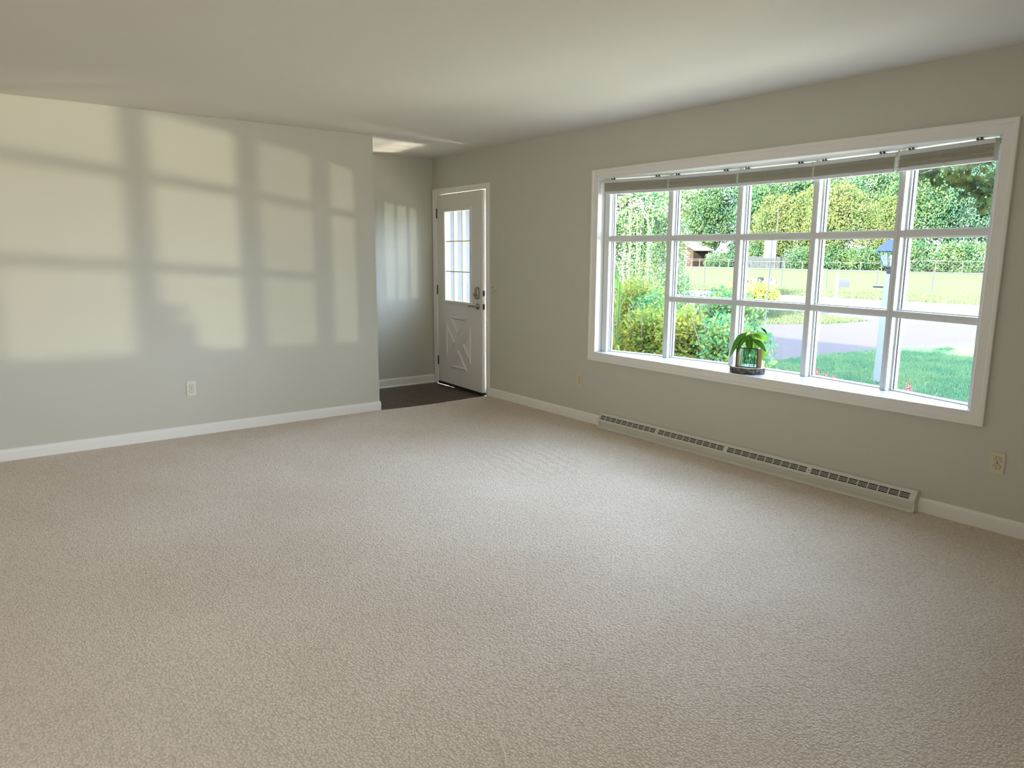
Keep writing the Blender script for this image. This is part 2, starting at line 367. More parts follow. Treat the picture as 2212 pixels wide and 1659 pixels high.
# ------------------------------------------------------------------ bow window
VX = [(.065, -1.575), (.208, -2.145), (.28, -2.72), (.28, -3.30), (.208, -3.875), (.065, -4.445)]
win = S(empty('window_1', (0, (WY0+WY1)/2, WZ0)), 'white five-sided bow window with divided panes', 'window')
W0 = win.location.copy()
def wpart(mb, name, m, parent=None, **k):
    mb.v = [(x-W0.x, y-W0.y, z-W0.z) for x, y, z in mb.v]
    return mb.build(name, m, parent or win, **k)
CP = [(0, 0), (0, .010), (.004, .013), (.009, .0115), (.040, .0145), (.049, .0150), (.051, .0185), (.056, .0215), (.070, .0215), (.0735, .019), (.0735, 0)]
c = MB(); frame_trim(c, WY0, WY1, WZ0, WZ1, CP); wpart(c, 'casing', M['trim'])
def bay_poly(out, inn=0.0):
    p = [(inn, WY1-.0)] + [(x+out, y + (.012 if i == 0 else -.012 if i == 5 else 0)) for i, (x, y) in enumerate(VX)] + [(inn, WY0+.0)]
    return p
wpart(MB().prism(bay_poly(.10, .001), WZ0-.02, WZ0), 'window_sill', M['sill'])
wpart(MB().prism(bay_poly(.10, .001), WZ1, WZ1+.02), 'head_board', M['trim'])
wpart(MB().prism(bay_poly(.14, .152), WZ0-.10, WZ0-.031), 'outer_skirt', M['siding'])
for s_, y in ((1, WY1), (-1, WY0)):
    wpart(MB().box(0, .17, min(y, y+s_*.018), max(y, y+s_*.018), WZ0, WZ1), 'side_jamb', M['trim'])
for i, (x, y) in enumerate(VX):
    if i == 0: d = Vector((VX[1][0]-x, VX[1][1]-y)).normalized(); wdt = (0, .045)
    elif i == 5: d = Vector((x-VX[4][0], y-VX[4][1])).normalized(); wdt = (-.045, 0)
    else: d = Vector((VX[i+1][0]-VX[i-1][0], VX[i+1][1]-VX[i-1][1])).normalized(); wdt = (-.021, .021)
    nrm = Vector((-d.y, d.x)); nrm = nrm if nrm.x > 0 else -nrm
    def P(a, b): return (x+d.x*a+nrm.x*b, y+d.y*a+nrm.y*b)
    mb = MB().prism([P(wdt[0], 0), P(wdt[1], 0), P(wdt[1], .075), P(wdt[0], .075)], WZ0, WZ1)
    p = wpart(mb, 'mullion', M['vinyl'], bevel=.003)
    if 0 < i < 5:
        wpart(MB().prism([P(-.006, -.004), P(.006, -.004), P(.006, .001), P(-.006, .001)], WZ0, WZ1), 'cover_strip', M['vinyl'])
RZ1, RZ2 = 1.557, 1.088
GO = .062
for i in range(5):
    a = Vector(VX[i]); b = Vector(VX[i+1]); d = (b-a); Ln = d.length; d.normalize()
    n = Vector((-d.y, d.x)); n = n if n.x > 0 else -n
    i0 = .043 if i == 0 else .019; i1 = Ln-(.043 if i == 4 else .019)
    def Q(t, o_): return (a.x+d.x*t+n.x*o_, a.y+d.y*t+n.y*o_)
    rails = [RZ1] if i == 0 else [RZ1, RZ2]
    for rz in rails:
        wpart(MB().prism([Q(i0, .003), Q(i1, .003), Q(i1, .07), Q(i0, .07)], rz-.019, rz+.019), 'rail', M['vinyl'], bevel=.002)
    zs = [WZ0]+[z for z in sorted(rails)]+[WZ1]
    for k in range(len(zs)-1):
        z0 = zs[k]+(.019 if k else 0); z1 = zs[k+1]-(.019 if k < len(zs)-2 else 0)
        # stepped sash around each pane, open to the weather side
        for (t0, t1, za, zb) in ((i0, i0+.010, z0, z1), (i1-.010, i1, z0, z1), (i0+.01, i1-.01, z0, z0+.007), (i0+.01, i1-.01, z1-.007, z1)):
            wpart(MB().prism([Q(t0, GO-.016), Q(t1, GO-.016), Q(t1, GO+.03), Q(t0, GO+.03)], za, zb), 'sash_bead', M['vinyl'])
        wpart(MB().prism([Q(i0+.0101, GO-.004), Q(i0+.0135, GO-.004), Q(i0+.0135, GO+.004), Q(i0+.0101, GO+.004)], z0+.007, z1-.007), 'gasket', M['vinyl_out'])
        wpart(MB().prism([Q(i0+.005, GO), Q(i1-.005, GO), Q(i1-.005, GO+.004), Q(i0+.005, GO+.004)], z0+.003, z1-.003), 'glass_pane', M['glass'])

# shades, one per unit
SH = ['raised pleated shade over the leftmost window unit', 'raised pleated shade over the second window unit from the left',
      'raised pleated shade over the middle window unit', 'raised pleated shade over the fourth window unit, left of the white cord',
      'raised pleated shade over the rightmost window unit, above the maple leaves']
for i in range(5):
    a = Vector(VX[i]); b = Vector(VX[i+1]); d = (b-a); Ln = d.length; d.normalize(); n = Vector((-d.y, d.x)); n = n if n.x > 0 else -n
    mid = (a+b)/2-n*.036
    t = empty('window_shade', (mid.x, mid.y, WZ1-.012), math.atan2(d.y, d.x)); tag(t, SH[i], 'shade', 'pleated shades of the bow window')
    h0 = -Ln/2+(.018 if i == 0 else .003); h1 = Ln/2-(.02 if i == 4 else .005 if i < 3 else .016)
    MB().box(h0, h1, -.022, .022, -.024, 0).build('head_rail', M['rail'], t, bevel=.003)
    npl = 11; zt, zb = -.026, -.088; hh = (zt-zb)/npl
    pf = []
    for k in range(npl):
        z = zt-hh*k; pf += [(-.014, z), (-.024+.002*math.sin(k), z-hh/2)]
    pf += [(-.014, zb)]
    prof = pf+[(-x, z) for x, z in reversed(pf)]
    mb = MB(); mb.sweep(prof, [((h0+.006, 0, 0), (0, 1, 0), (0, 0, 1)), ((h1-.006, 0, 0), (0, 1, 0), (0, 0, 1))], None, None)
    mb.build('pleated_fabric', M['shade'], t)
    MB().box(h0+.002, h1-.002, -.022, .022, zb-.022, zb-.001).build('bottom_rail', M['rail'], t, bevel=.004)
    sgn = -1 if (Matrix.Rotation(math.atan2(d.y, d.x), 2) @ Vector((0, 1))).x > 0 else 1
    MB().rod((.0, sgn*.021, zb-.013), (0, sgn*.027, zb-.013), .011, .009, 10).box(-.009, .009, min(sgn*.022, sgn*.031), max(sgn*.022, sgn*.031), zb-.019, zb-.015).build('pull_tab', M['rail'], t)
    for xx in (h0+.085, h1-.085):
        k_ = MB().box(xx-.016, xx+.016, -.018, .018, 0, .004).box(xx-.016, xx-.010, -.024, -.012, 0, .012).box(xx+.004, xx+.014, -.024, -.014, .004, .012)
        k_.build('bracket', M['darkmetal'], t)
    for xx in (h0+.0005, h1-.0065):
        MB().box(xx, xx+.006, -.023, .023, -.025, .001).build('end_cap', M['plate_w'], t)
# woven cord between shades four and five
mb = MB(); x, y = VX[4][0]-.055, VX[4][1]+.004
for k in range(14): mb.tube([(x+.003*math.sin(k*2.1), y+.004*math.cos(k*2.7)-.004*(k % 2), WZ1-.004-.009*k), (x, y+.005-.008*(k % 2), WZ1-.009-.009*k), (x, y-.004, WZ1-.013-.009*k)], .0055, 6)
tag(mb.build('cord_bundle', M['cord'], smooth=True), 'knotted white cord hanging between the two rightmost shades', 'cord')

# ------------------------------------------------------------------ entry door
dr = S(empty('door_1', (0, DY1-.01, 0)), 'white entry door with nine-pane window, slightly ajar', 'door'); D0 = dr.location.copy()
def dpart(mb, name, m, parent=None, **k):
    mb.v = [(x-D0.x, y-D0.y, z-D0.z) for x, y, z in mb.v]
    return mb.build(name, m, parent or dr, **k)
DP = [(0, 0), (0, .010), (.004, .013), (.010, .0115), (.030, .014), (.038, .015), (.040, .018), (.046, .020), (.054, .020), (.057, .017), (.057, 0)]
c = MB(); frame_trim(c, DY0, DY1, 0, DZ, DP, 3); c.v = [(x, y, z-(.009 if z == 0 else 0)) for x, y, z in c.v]; dpart(c, 'casing', M['trim'])
dpart(MB().box(.0, .15, DY0-.02, DY0, -.009, DZ).box(.0, .15, DY1, DY1+.02, -.009, DZ).box(.0, .15, DY0-.02, DY1+.02, DZ, DZ+.02), 'jamb', M['trim'])
dpart(MB().box(.052, .075, DY0, DY0+.012, .0, DZ).box(.052, .075, DY1-.012, DY1, 0, DZ).box(.052, .075, DY0, DY1, DZ-.012, DZ), 'door_stop', M['trim'])
dpart(MB().box(0, .16, DY0, DY1, -.012, .012), 'threshold', M['black'])
# strike plates on the jamb
dpart(MB().box(.012, .036, DY0-.001, DY0+.0025, 1.015, 1.065), 'strike_plate', M['brass'])
dpart(MB().box(.012, .036, DY0-.001, DY0+.0025, .880, .935), 'strike_plate', M['brass'])
# the leaf: local x along width from hinge, local y = thickness (0 = room face), z up
TH = R(3.2); LW, LT, LH = .922, .044, 2.026
leaf = empty('door_leaf', (0.002, .004, .022), 0, dr)
leaf.rotation_euler = (0, 0, -math.pi/2-TH)          # local +x -> -Y
# local +y -> +x (outside)
lx0, lx1, lz0, lz1 = .175, .705, .905, 1.850           # lite opening
mb = MB().box(0, LW, 0, LT, 0, lz0).box(0, LW, 0, LT, lz1, LH).box(0, lx0, 0, LT, lz0, lz1).box(lx1, LW, 0, LT, lz0, lz1)
mb.build('door_panel', M['door'], leaf)
# lite frame, mitred, room side
fp = [(0, -.004), (.0, .012), (.008, .015), (.016, .010), (.026, .008), (.030, -.001)]
def lite_ring(yf, s_, x0, x1, z0, z1, prof):
    q = MB(); cs = [((x0, yf, z0), (-1, 0, -1)), ((x1, yf, z0), (1, 0, -1)), ((x1, yf, z1), (1, 0, 1)), ((x0, yf, z1), (-1, 0, 1))]
    q.sweep(prof, [(o_, u, (0, s_, 0)) for o_, u in cs], None, None, closed=True); return q
lite_ring(0, -1, lx0, lx1, lz0, lz1, fp).build('lite_frame', M['door'], leaf)
lite_ring(.0, -1, lx0+.0, lx1-.0, lz0+.0, lz1-.0, [(-.007, -.035), (-.007, .008), (0, .009), (0, -.035)]).build('lite_bead', M['cream'], leaf)
for k in (1, 2):
    xx = lx0+(lx1-lx0)*k/3; zz = lz0+(lz1-lz0)*k/3
    MB().box(xx-.006, xx+.006, .004, .040, lz0, lz1).build('muntin', M['cream'], leaf, bevel=.002)
    MB().box(lx0, lx1, .003, .041, zz-.006, zz+.006).build('muntin', M['cream'], leaf, bevel=.002)
for a_ in range(3):
    for b_ in range(3):
        xa = lx0+(lx1-lx0)*a_/3; xb = lx0+(lx1-lx0)*(a_+1)/3; za = lz0+(lz1-lz0)*b_/3; zb = lz0+(lz1-lz0)*(b_+1)/3
        MB().box(xa+.006, xb-.006, .021, .025, za+.006, zb-.006).build('glass_pane', M['glass'], leaf)
# crossbuck mouldings: four raised triangles
x0, x1, z0, z1 = .185, .705, .185, .745; cx_, cz_ = (x0+x1)/2, (z0+z1)/2; g = .062
wx, wz = (x1-x0)/2, (z1-z0)/2
tris = [((cx_, cz_+g*1.15), (cx_-wx+g*1.05, z1), (cx_+wx-g*1.05, z1)), ((cx_, cz_-g*1.15), (cx_+wx-g*1.05, z0), (cx_-wx+g*1.05, z0)),
        ((cx_-g*1.15, cz_), (x0, cz_-wz+g*1.25), (x0, cz_+wz-g*1.25)), ((cx_+g*1.15, cz_), (x1, cz_+wz-g*1.25), (x1, cz_-wz+g*1.25))]
for tr in tris:
    cen = Vector((sum(p[0] for p in tr)/3, sum(p[1] for p in tr)/3)); q = MB(); vs_ = []
    for p in tr:
        v = Vector(p)
        for f_, y_ in ((1.0, .0005), (.90, -.010), (.80, -.013), (.60, -.003), (.56, .0005)):
            pp = cen+(v-cen)*f_; vs_.append((pp.x, y_, pp.y))
    fs_ = [(i*5+k, ((i+1) % 3)*5+k, ((i+1) % 3)*5+k+1, i*5+k+1) for i in range(3) for k in range(4)]
    fs_ += [(i*5+4, ((i+1) % 3)*5+4, ((i+1) % 3)*5, i*5) for i in range(3)]
    q.add(vs_, fs_); q.build('triangle_moulding', M['door'], leaf)
MB().box(.0, LW, -.004, LT+.004, -.0300, .0).build('door_sweep', M['black'], leaf)
# deadbolt: tall rounded housing with thumb turn
q = MB(); pr = []; cxx, czz = LW-.078, 1.015
for k in range(24):
    t = 2*math.pi*k/24; cc, ss = math.cos(t), math.sin(t)
    pr.append((.033*math.copysign(abs(cc)**.55, cc), .062*math.copysign(abs(ss)**.6, ss)))
vs_ = [(cxx+a_, .0, czz+b_) for a_, b_ in pr]+[(cxx+a_, -.016, czz+b_) for a_, b_ in pr]+[(cxx+a_*.86, -.024, czz+b_*.92) for a_, b_ in pr]
fs_ = [(j*24+k, j*24+(k+1) % 24, (j+1)*24+(k+1) % 24, (j+1)*24+k) for j in range(2) for k in range(24)]+[tuple(range(48, 72))]
q.add(vs_, fs_); db = q.build('deadbolt', M['nickel'], leaf, smooth=False)
MB().rod((cxx, -.02, czz-.022), (cxx, -.034, czz-.022), .011, .010, 12).tube([(cxx-.026, -.038, czz-.004), (cxx, -.040, czz-.022), (cxx+.012, -.038, czz-.033)], [.005, .008, .004], 8).build('lock_turn', M['nickel'], leaf, smooth=True)
zz = .882
lv = MB().lathe([(0, 0), (.032, 0), (.033, .006), (.029, .011), (.012, .013), (.011, .040), (0, .042)], n=20)
lv.v = [(cxx+a_, -c_, zz+b_) for a_, b_, c_ in lv.v]
lv.tube([(cxx, -.040, zz), (cxx-.022, -.045, zz+.003), (cxx-.050, -.046, zz+.006), (cxx-.078, -.045, zz-.002), (cxx-.105, -.046, zz-.006), (cxx-.118, -.048, zz-.002)], [.009, .0095, .008, .0075, .0065, .004], 10)
lv.build('lever_handle', M['nickel'], leaf, smooth=True)
for z_ in (.880, 1.015):
    MB().box(LW-.0005, LW+.0015, .010, .034, z_-.028, z_+.028).box(LW+.0, LW+.007, .016, .028, z_-.009, z_+.009).build('latch_plate', M['brass'], leaf)
for z_ in (.235, 1.015, 1.835):
    hb = MB().box(.0, .004, -.001, .036, z_-.05, z_+.05)
    for k in range(5): hb.rod((-.003, -.0065, z_-.05+.02*k+.0008), (-.003, -.0065, z_-.03+.02*k-.0008), .0068, n=10)
    hb.build('hinge', M['brass'], leaf)

# ------------------------------------------------------------------ baseboard heater
hy0, hy1 = -4.243, -1.690; hl = hy1-hy0
ht = tag(empty('baseboard_heater', (0, (hy0+hy1)/2, 0)), 'long low white baseboard heater with slotted grille under the window', 'heater')
def hb_(mb, name, m, **k):
    mb.v = [(x, y-(hy0+hy1)/2, z) for x, y, z in mb.v]; return mb.build(name, m, ht, **k)
yv = lambda y: (0, y, 0)
def sw(prof, ya, yb):
    mb = MB(); mb.sweep(prof, [((0, ya, 0), (-1, 0, 0), (0, 0, 1)), ((0, yb, 0), (-1, 0, 0), (0, 0, 1))], None, None); return mb
# slope of the grille from (x .030,z .112) to (.058,z .070)
hb_(sw([(0, .004), (.003, .004), (.003, .116), (0, .116)], hy0+.01, hy1-.004), 'back_plate', M['heater'])
hb_(sw([(.0, .110), (.026, .110), (.031, .106), (.033, .108), (.028, .1185), (.0, .1185)], hy0+.006, hy1-.004), 'top_cover', M['heater'], bevel=.001)
hb_(sw([(.006, .030), (.040, .030), (.040, .088), (.022, .100), (.006, .100)], hy0+.01, hy1-.01), 'cavity_block', M['dark'])  # dark block standing in for the shade behind the grille
hb_(sw([(.056, .062), (.061, .071), (.067, .070), (.067, .058), (.045, .050), (.038, .022), (.072, .012), (.072, .001), (.069, .001), (.035, .016), (.042, .053)], hy0+.006, hy1-.004), 'front_panel', M['heater'])
# grille: 4 groups of ten slot blocks
A_ = Vector((-.032, 0, .1065)); B_ = Vector((-.059, 0, .0675)); dn = (B_-A_); dl = dn.length; dn.normalize(); nn = Vector((-dn.z, 0, dn.x)); nn = nn if nn.x < 0 else -nn
def gq(mb, y0_, y1_, t0, t1, th=.0016):
    vs = []
    for o_ in (0, th):
        for (yy, t) in ((y0_, t0), (y1_, t0), (y1_, t1), (y0_, t1)):
            p = A_+dn*(dl*t)+nn*o_; vs.append((p.x, yy, p.z))
    mb.add(vs, [(3, 2, 1, 0), (4, 5, 6, 7), (0, 1, 5, 4), (1, 2, 6, 5), (2, 3, 7, 6), (3, 0, 4, 7)])
pitch = (hl-.03)/41.5; ys = []; yc = hy1-.014
bars = MB(); gq(bars, hy0+.006, hy1-.004, 0, .13); gq(bars, hy0+.006, hy1-.004, .87, 1)
blocks = []
for gi in range(4):
    for k in range(10):
        blocks.append((yc-pitch+.0055, yc)); gq(bars, yc-pitch, yc-pitch+.0055, .13, .87); yc -= pitch
    if gi < 3: gq(bars, yc-pitch*.42, yc, .13, .87); ys.append(yc-pitch*.2); yc -= pitch*.42
gq(bars, hy0+.006, yc, .13, .87); gq(bars, hy1-.014, hy1-.004, .13, .87)
hb_(bars, 'grille_frame', M['heater'])
bw = blocks[0][1]-blocks[0][0]; sm = MB()
for k in range(3): gq(sm, 0, bw, .13+.74*(k+1)/4-.035, .13+.74*(k+1)/4+.035, .0012)
sme = sm.mesh('louvre', M['heater'])
for (ya, yb) in blocks:
    o = obj('louvre', sme, ht); o.location = (0, ya-(hy0+hy1)/2, 0)
for yy in (ys[0], ys[2]):
    p = A_+dn*dl*.5
    hb_(MB().rod((p.x, yy, p.z), (p.x+nn.x*.005, yy, p.z+nn.z*.005), .0035, .0025, 10), 'screw', M['brass'])
for ya, yb in ((hy0-.002, hy0+.010), (hy1-.008, hy1+.002)):
    hb_(sw([(0, .0), (.060, .0), (.073, .004), (.056, .030), (.066, .058), (.067, .073), (.052, .094), (.034, .116), (.028, .1205), (0, .1205)], ya, yb), 'end_cap', M['heater'], bevel=.0012)

# ------------------------------------------------------------------ plates
def outlet(name, loc, rz, m, label, grp=None):
    """local: plate faces -y, up z"""
    t = tag(empty(name, loc, rz), label, 'outlet', grp)
    MB().box(-.035, .035, -.0055, 0, -.057, .057).build('cover_plate', m, t, bevel=.002)
    for s_ in (1, -1):
        pts = []
        for k in range(20):
            a_ = 2*math.pi*k/20; xx = .0172*math.cos(a_); z_ = max(-.0135, min(.0135, .0172*math.sin(a_))); pts.append((xx, z_))
        q = MB(); zc = s_*.0195
        q.add([(x_, -.0055, zc+z_) for x_, z_ in pts]+[(x_*.97, -.0078, zc+z_*.97) for x_, z_ in pts], [tuple(range(20, 40))]+[(k, (k+1) % 20, 20+(k+1) % 20, 20+k) for k in range(20)])
        rc = q.build('receptacle', m, t)
        q = MB(); q.add([(x_*1.07, -.0056, zc+z_*1.07) for x_, z_ in pts]+[(x_*1.0, -.0058, zc+z_*1.0) for x_, z_ in pts], [(k, (k+1) % 20, 20+(k+1) % 20, 20+k) for k in range(20)])
        q.build('shadow_gap', M['slot'], rc)
        sl = MB().box(-.0075, -.0050, -.0082, -.0076, zc-.001, zc+.0075).box(.0052, .0076, -.0082, -.0076, zc-.0005, zc+.007).rod((0, -.0076, zc-.008), (0, -.0082, zc-.008), .0028, n=10)
        sl.build('slot', M['slot'], rc)
    MB().rod((0, -.0052, 0), (0, -.0068, 0), .003, .0025, 10).build('screw', M['brass'], t)
    return t
outlet('wall_outlet', (0, -4.603, .368), -math.pi/2, M['plate'], 'ivory duplex outlet on the wall right of the heater')
outlet('wall_outlet', (0, -1.384, .356), -math.pi/2, M['plate'], 'ivory duplex outlet between the entry door and the heater')
outlet('wall_outlet', (-2.849, 0, .377), 0, M['plate_w'], 'pale duplex outlet low on the left wall')
t = tag(empty('light_switch', (0, -.118, 1.074), -math.pi/2), 'ivory switch plate with three small toggles beside the entry door', 'switch')
MB().box(-.035, .035, -.0055, 0, -.057, .057).build('cover_plate', M['plate'], t, bevel=.002)
for x_, z_, up in ((-.014, .024, 1), (.014, -.002, -1), (-.014, -.026, 1)):
    tg = MB().box(x_-.009, x_+.009, -.0068, -.005, z_-.006, z_+.006).build('toggle_base', M['plate'], t)
    MB().add([(x_-.003, -.006, z_-.004), (x_+.003, -.006, z_-.004), (x_+.003, -.006, z_+.004), (x_-.003, -.006, z_+.004),
              (x_-.002, -.016, z_+up*.004-.002), (x_+.002, -.016, z_+up*.004-.002), (x_+.002, -.016, z_+up*.004+.002), (x_-.002, -.016, z_+up*.004+.002)],
             [(0, 1, 5, 4), (1, 2, 6, 5), (2, 3, 7, 6), (3, 0, 4, 7), (4, 5, 6, 7)]).build('toggle', M['brass'], tg)
for x_, z_ in ((-.014, .045), (.014, .045), (-.014, -.045), (.014, -.045)):
    MB().rod((x_, -.0052, z_), (x_, -.0068, z_), .0026, n=8).build('screw', M['brass'], t)

# stray thread on the carpet
mb = MB(); mb.tube([(-3.062, -4.365, .003), (-3.075, -4.39, .006), (-3.085, -4.42, .007), (-3.098, -4.45, .005), (-3.112, -4.48, .006), (-3.128, -4.505, .004), (-3.15, -4.54, .003)], [.0004, .0008, .0012, .0014, .0013, .001, .0005], 5)
tag(mb.build('thread', M['cord'], smooth=True), 'curved white thread lying on the carpet in the foreground', 'thread')

# ------------------------------------------------------------------ plant in the window
PC = Vector((.135, -2.975, WZ0))
def V3(r, u, d=0): return Vector((Rt.x*r+math.sin(YAW)*d, Rt.y*r+math.cos(YAW)*d, u))     # r = right, u = up, d = away
ws = tag(empty('wood_slice', PC), 'round bark-edged wood slice on the window sill under the planter', 'wood slice')
n = 40; pr = [(.118*(1+.035*math.sin(3*t+1)+.02*math.sin(7*t)+.012*math.sin(17*t)+.010*math.sin(23*t+2)), t) for t in [2*math.pi*k/n for k in range(n)]]
rings = []
for z, f in ((0, .96), (.004, 1), (.020, 1.012), (.036, 1), (.040, .965)):
    rings.append([(r*f*math.cos(t)*(1+.012*math.sin(29*t+z*200)), r*f*math.sin(t)*(1+.012*math.sin(31*t-z*150)), z) for r, t in pr])
q = MB(); q.add([p for r in rings for p in r], [(i*n+k, i*n+(k+1) % n, (i+1)*n+(k+1) % n, (i+1)*n+k) for i in range(4) for k in range(n)]+[tuple(range(n-1, -1, -1))])
q.build('bark_edge', M['bark'], ws)
q = MB().prism([(r*.962*math.cos(t), r*.962*math.sin(t)) for r, t in pr], .034, .0405); q.build('cut_face', M['cutwood'], ws)

pl = tag(empty('potted_plant', PC+Vector((-.005, .0, .0405)), -1.19), 'leafy green plant in a square glass-fronted planter on the wood slice', 'plant')
bw, bd, bh = .074, .055, .138        # half width, half depth, height
pot = MB().box(-bw+.002, -bw+.020, -bd+.004, bd, 0, bh-.004).box(bw-.012, bw+.024, -bd+.016, bd, 0, bh-.006).box(-bw+.002, bw+.02, -bd+.004, bd, 0, .006).build('planter_body', M['creamwood'], pl, bevel=.001)
fr = MB(); e = .0035
for yy in (-bd,):
    for (xa, xb, za, zb) in ((-bw, bw, 0, 2*e), (-bw, bw, bh-2*e, bh), (-bw, -bw+2*e, 0, bh), (bw-2*e, bw, 0, bh)): fr.box(xa, xb, yy-e, yy+e, za, zb)
fr.build('metal_frame', M['darkmetal'], pl)
MB().box(-bw+.02, bw-.012, -bd+.004, -bd+.006, .007, bh-.007).build('front_glass', M['water'], pl)
MB().box(-bw+.02, bw-.012, bd-.004, bd-.002, .007, bh-.007).build('back_glass', M['water'], pl)
for k, (xa, xb, s_) in enumerate([(-.046, -.044, .3), (-.036, -.030, -.5), (-.028, -.014, .9), (-.020, -.026, -.4), (-.004, -.002, .2), (.010, .004, .6), (.020, .028, -.5), (.030, .036, .4), (.040, .046, .2), (.048, .052, -.3)]):
    q = MB(); q.tube([(xa, -.03+.01*(k % 3), .007), ((xa+xb)/2+.003*s_, -.025, .05), (xb, -.02, .09), (xb+.006*s_, -.01, bh)], [.0022, .002, .0018, .0014], 5)
    if k % 2 == 0: q.tube([((xa+xb)/2, -.025, .06), ((xa+xb)/2+.008*s_, -.02, .09), ((xa+xb)/2+.014*s_, -.02, .13)], [.001, .0008, .0006], 5)
    q.build('stem', M['twig'], pl, smooth=True)
def leaf_obj(base, tip, width, m, roll=0, sag=.01, parent=None, vein=True):
    b = Vector(base); t_ = Vector(tip); ax = t_-b; L_ = ax.length; ax.normalize()
    view = Vector((0, -1, .25)).normalized()
    sd = ax.cross(view).normalized(); sd = (Matrix.Rotation(roll, 3, ax) @ sd); nm = sd.cross(ax).normalized()
    N = 9; vs = []; fs = []; cen = []
    for i in range(N+1):
        s_ = i/N; w_ = width*math.sin(math.pi*min(1, s_**.8))**.85 if 0 < s_ < 1 else .0006
        c_ = b+ax*L_*s_+Vector((0, 0, 1))*(sag*math.sin(math.pi*s_))
        cen.append(c_)
        vs += [c_-sd*w_+nm*w_*.25, c_-sd*w_*.5+nm*w_*.08, c_, c_+sd*w_*.5+nm*w_*.08, c_+sd*w_+nm*w_*.25]
    for i in range(N):
        for k in range(4): fs.append((i*5+k, i*5+k+1, (i+1)*5+k+1, (i+1)*5+k))
    me = bpy.data.meshes.new('leaf'); me.from_pydata(vs, [], fs); me.materials.append(m)
    me.polygons.foreach_set('use_smooth', [True]*len(me.polygons))
    o = obj('leaf', me, parent)
    if vein:
        q = MB(); q.tube([c_+nm*-.0004+view*.0012 for c_ in cen], [.0011]*(N)+[.0005], 4); q.build('midrib', M['vein'], o)
    return o
LB = []
top = bh+.035
for base, tip, wd_, m_, roll, sag in [
    ((-.020, -.02, top+.065), (-.118, -.05, .062), .024, 'leafA', .1, .03),
    ((-.022, -.03, top+.045), (-.066, -.06, .098), .018, 'leafA', .3, .008),
    ((-.012, -.03, top+.050), (.030, -.06, .118), .026, 'leafA', -.1, .012),
    ((-.008, -.01, top+.030), (.024, -.07, .108), .021, 'leafA', .2, .006),
    ((.020, .0, top+.060), (.128, .02, .170), .027, 'leafB', .5, .022),
    ((.012, .01, top+.052), (.078, .03, .140), .034, 'leafB', .0, .02),
    ((.030, -.02, top+.018), (.124, -.03, .112), .019, 'leafA', -.25, .014),
    ((.080, -.02, top-.035), (.112, -.03, .048), .026, 'leafB', .0, .006),
    ((.008, .01, top+.022), (.052, .0, .112), .030, 'leafB', .1, .008),
    ((.0, .02, top+.055), (-.030, .05, .125), .022, 'leafA', .1, .01),
    ((.006, .02, top+.060), (.020, .06, .19), .020, 'leafB', .9, .012)]:
    leaf_obj(base, tip, wd_, M[m_], roll, sag, pl)
for a_, b_, c_ in [((-.012, -.01, .10), (-.02, -.01, .17), (-.020, -.02, top+.065)), ((.0, 0, .10), (.004, 0, .17), (.012, .01, top+.052)), ((.010, 0, .10), (.012, -.005, .15), (.030, -.02, top+.018)),
                   ((.0, 0, .08), (-.006, -.01, .16), (-.012, -.03, top+.050)), ((.016, 0, .10), (.05, -.01, .16), (.080, -.02, top-.035))]:
    MB().tube([a_, b_, c_], [.0022, .002, .0014], 6).build('stalk', M['vein'], pl, smooth=True)
for pts in [[(.0, .0, .17), (.01, 0, .235), (.03, 0, .265), (.07, 0, .275), (.10, .0, .262), (.118, .0, .235)], [(-.0, 0, .19), (.015, 0, .225), (-.012, 0, .250), (-.09, .01, .205), (-.15, .02, .16), (-.19, .02, .10)],
            [(.02, 0, .19), (.06, 0, .245), (.10, 0, .240), (.135, 0, .20), (.148, 0, .13)], [(-.03, 0, .205), (-.09, .01, .24), (-.14, .02, .205), (-.17, .02, .14)], [(.01, .02, .20), (.02, .03, .28), (.06, .03, .30), (.09, .03, .29)]]:
    P_ = [Vector(p) for p in pts]; S_ = []
    for i in range(len(P_)-1):
        for k in range(4): S_.append(P_[i].lerp(P_[i+1], k/4))
    S_.append(P_[-1]); S2 = [S_[0]]+[(S_[i-1]+S_[i]*2+S_[i+1])/4 for i in range(1, len(S_)-1)]+[S_[-1]]
    MB().tube(S2, [.0013-.0009*i/len(S2) for i in range(len(S2))], 5).build('dry_stem', M['twig'], pl, smooth=True)
sb = MB(); sb.add([(.07, -.001, .276), (.085, -.001, .272), (.10, -.001, .262), (.113, -.001, .242), (.118, -.001, .234), (.108, -.001, .240), (.094, -.001, .252), (.08, -.001, .264)], [(0, 1, 2, 3, 4, 5, 6, 7)]).build('dry_leaf', M['boxgrey'], pl)

# ------------------------------------------------------------------ outdoors: ground
def slab(name, poly, z, m, label, th=.02):
    o = MB().prism(poly, z-th, z).build(name, m); S(o, label, 'ground'); return o
slab('ground', [(.15, -60), (200, -120), (320, 60), (320, 260), (60, 260), (.15, 60)], GZ-.012, M['field'], 'sunlit grass field beyond the street')
slab('lawn', [(4.3, -30), (22.4, -30), (22.4, 1.0), (18, .95), (14.8, 1.1), (12.5, 1.75), (10, 2.15), (4.3, 2.3)], GZ, M['lawn'], 'green front lawn in the shade of the house')
slab('lawn_strip', [(14.4, 14), (14.5, 7.9), (15.6, 6.9), (17.2, 6.0), (19.3, 5.75), (19.9, 6.3), (20.3, 8), (20.6, 14), (21, 40), (10, 40), (9, 20)], GZ, M['field'], 'sunlit lawn strip across the driveway')
slab('driveway', [(4.2, 2.25), (10, 2.10), (12.5, 1.7), (14.8, 1.05), (18, .9), (22.5, .95), (22.5, 8), (19, 14), (4.2, 8.4)], GZ-.003, M['drive'], 'pale driveway crossing in front of the lawn')
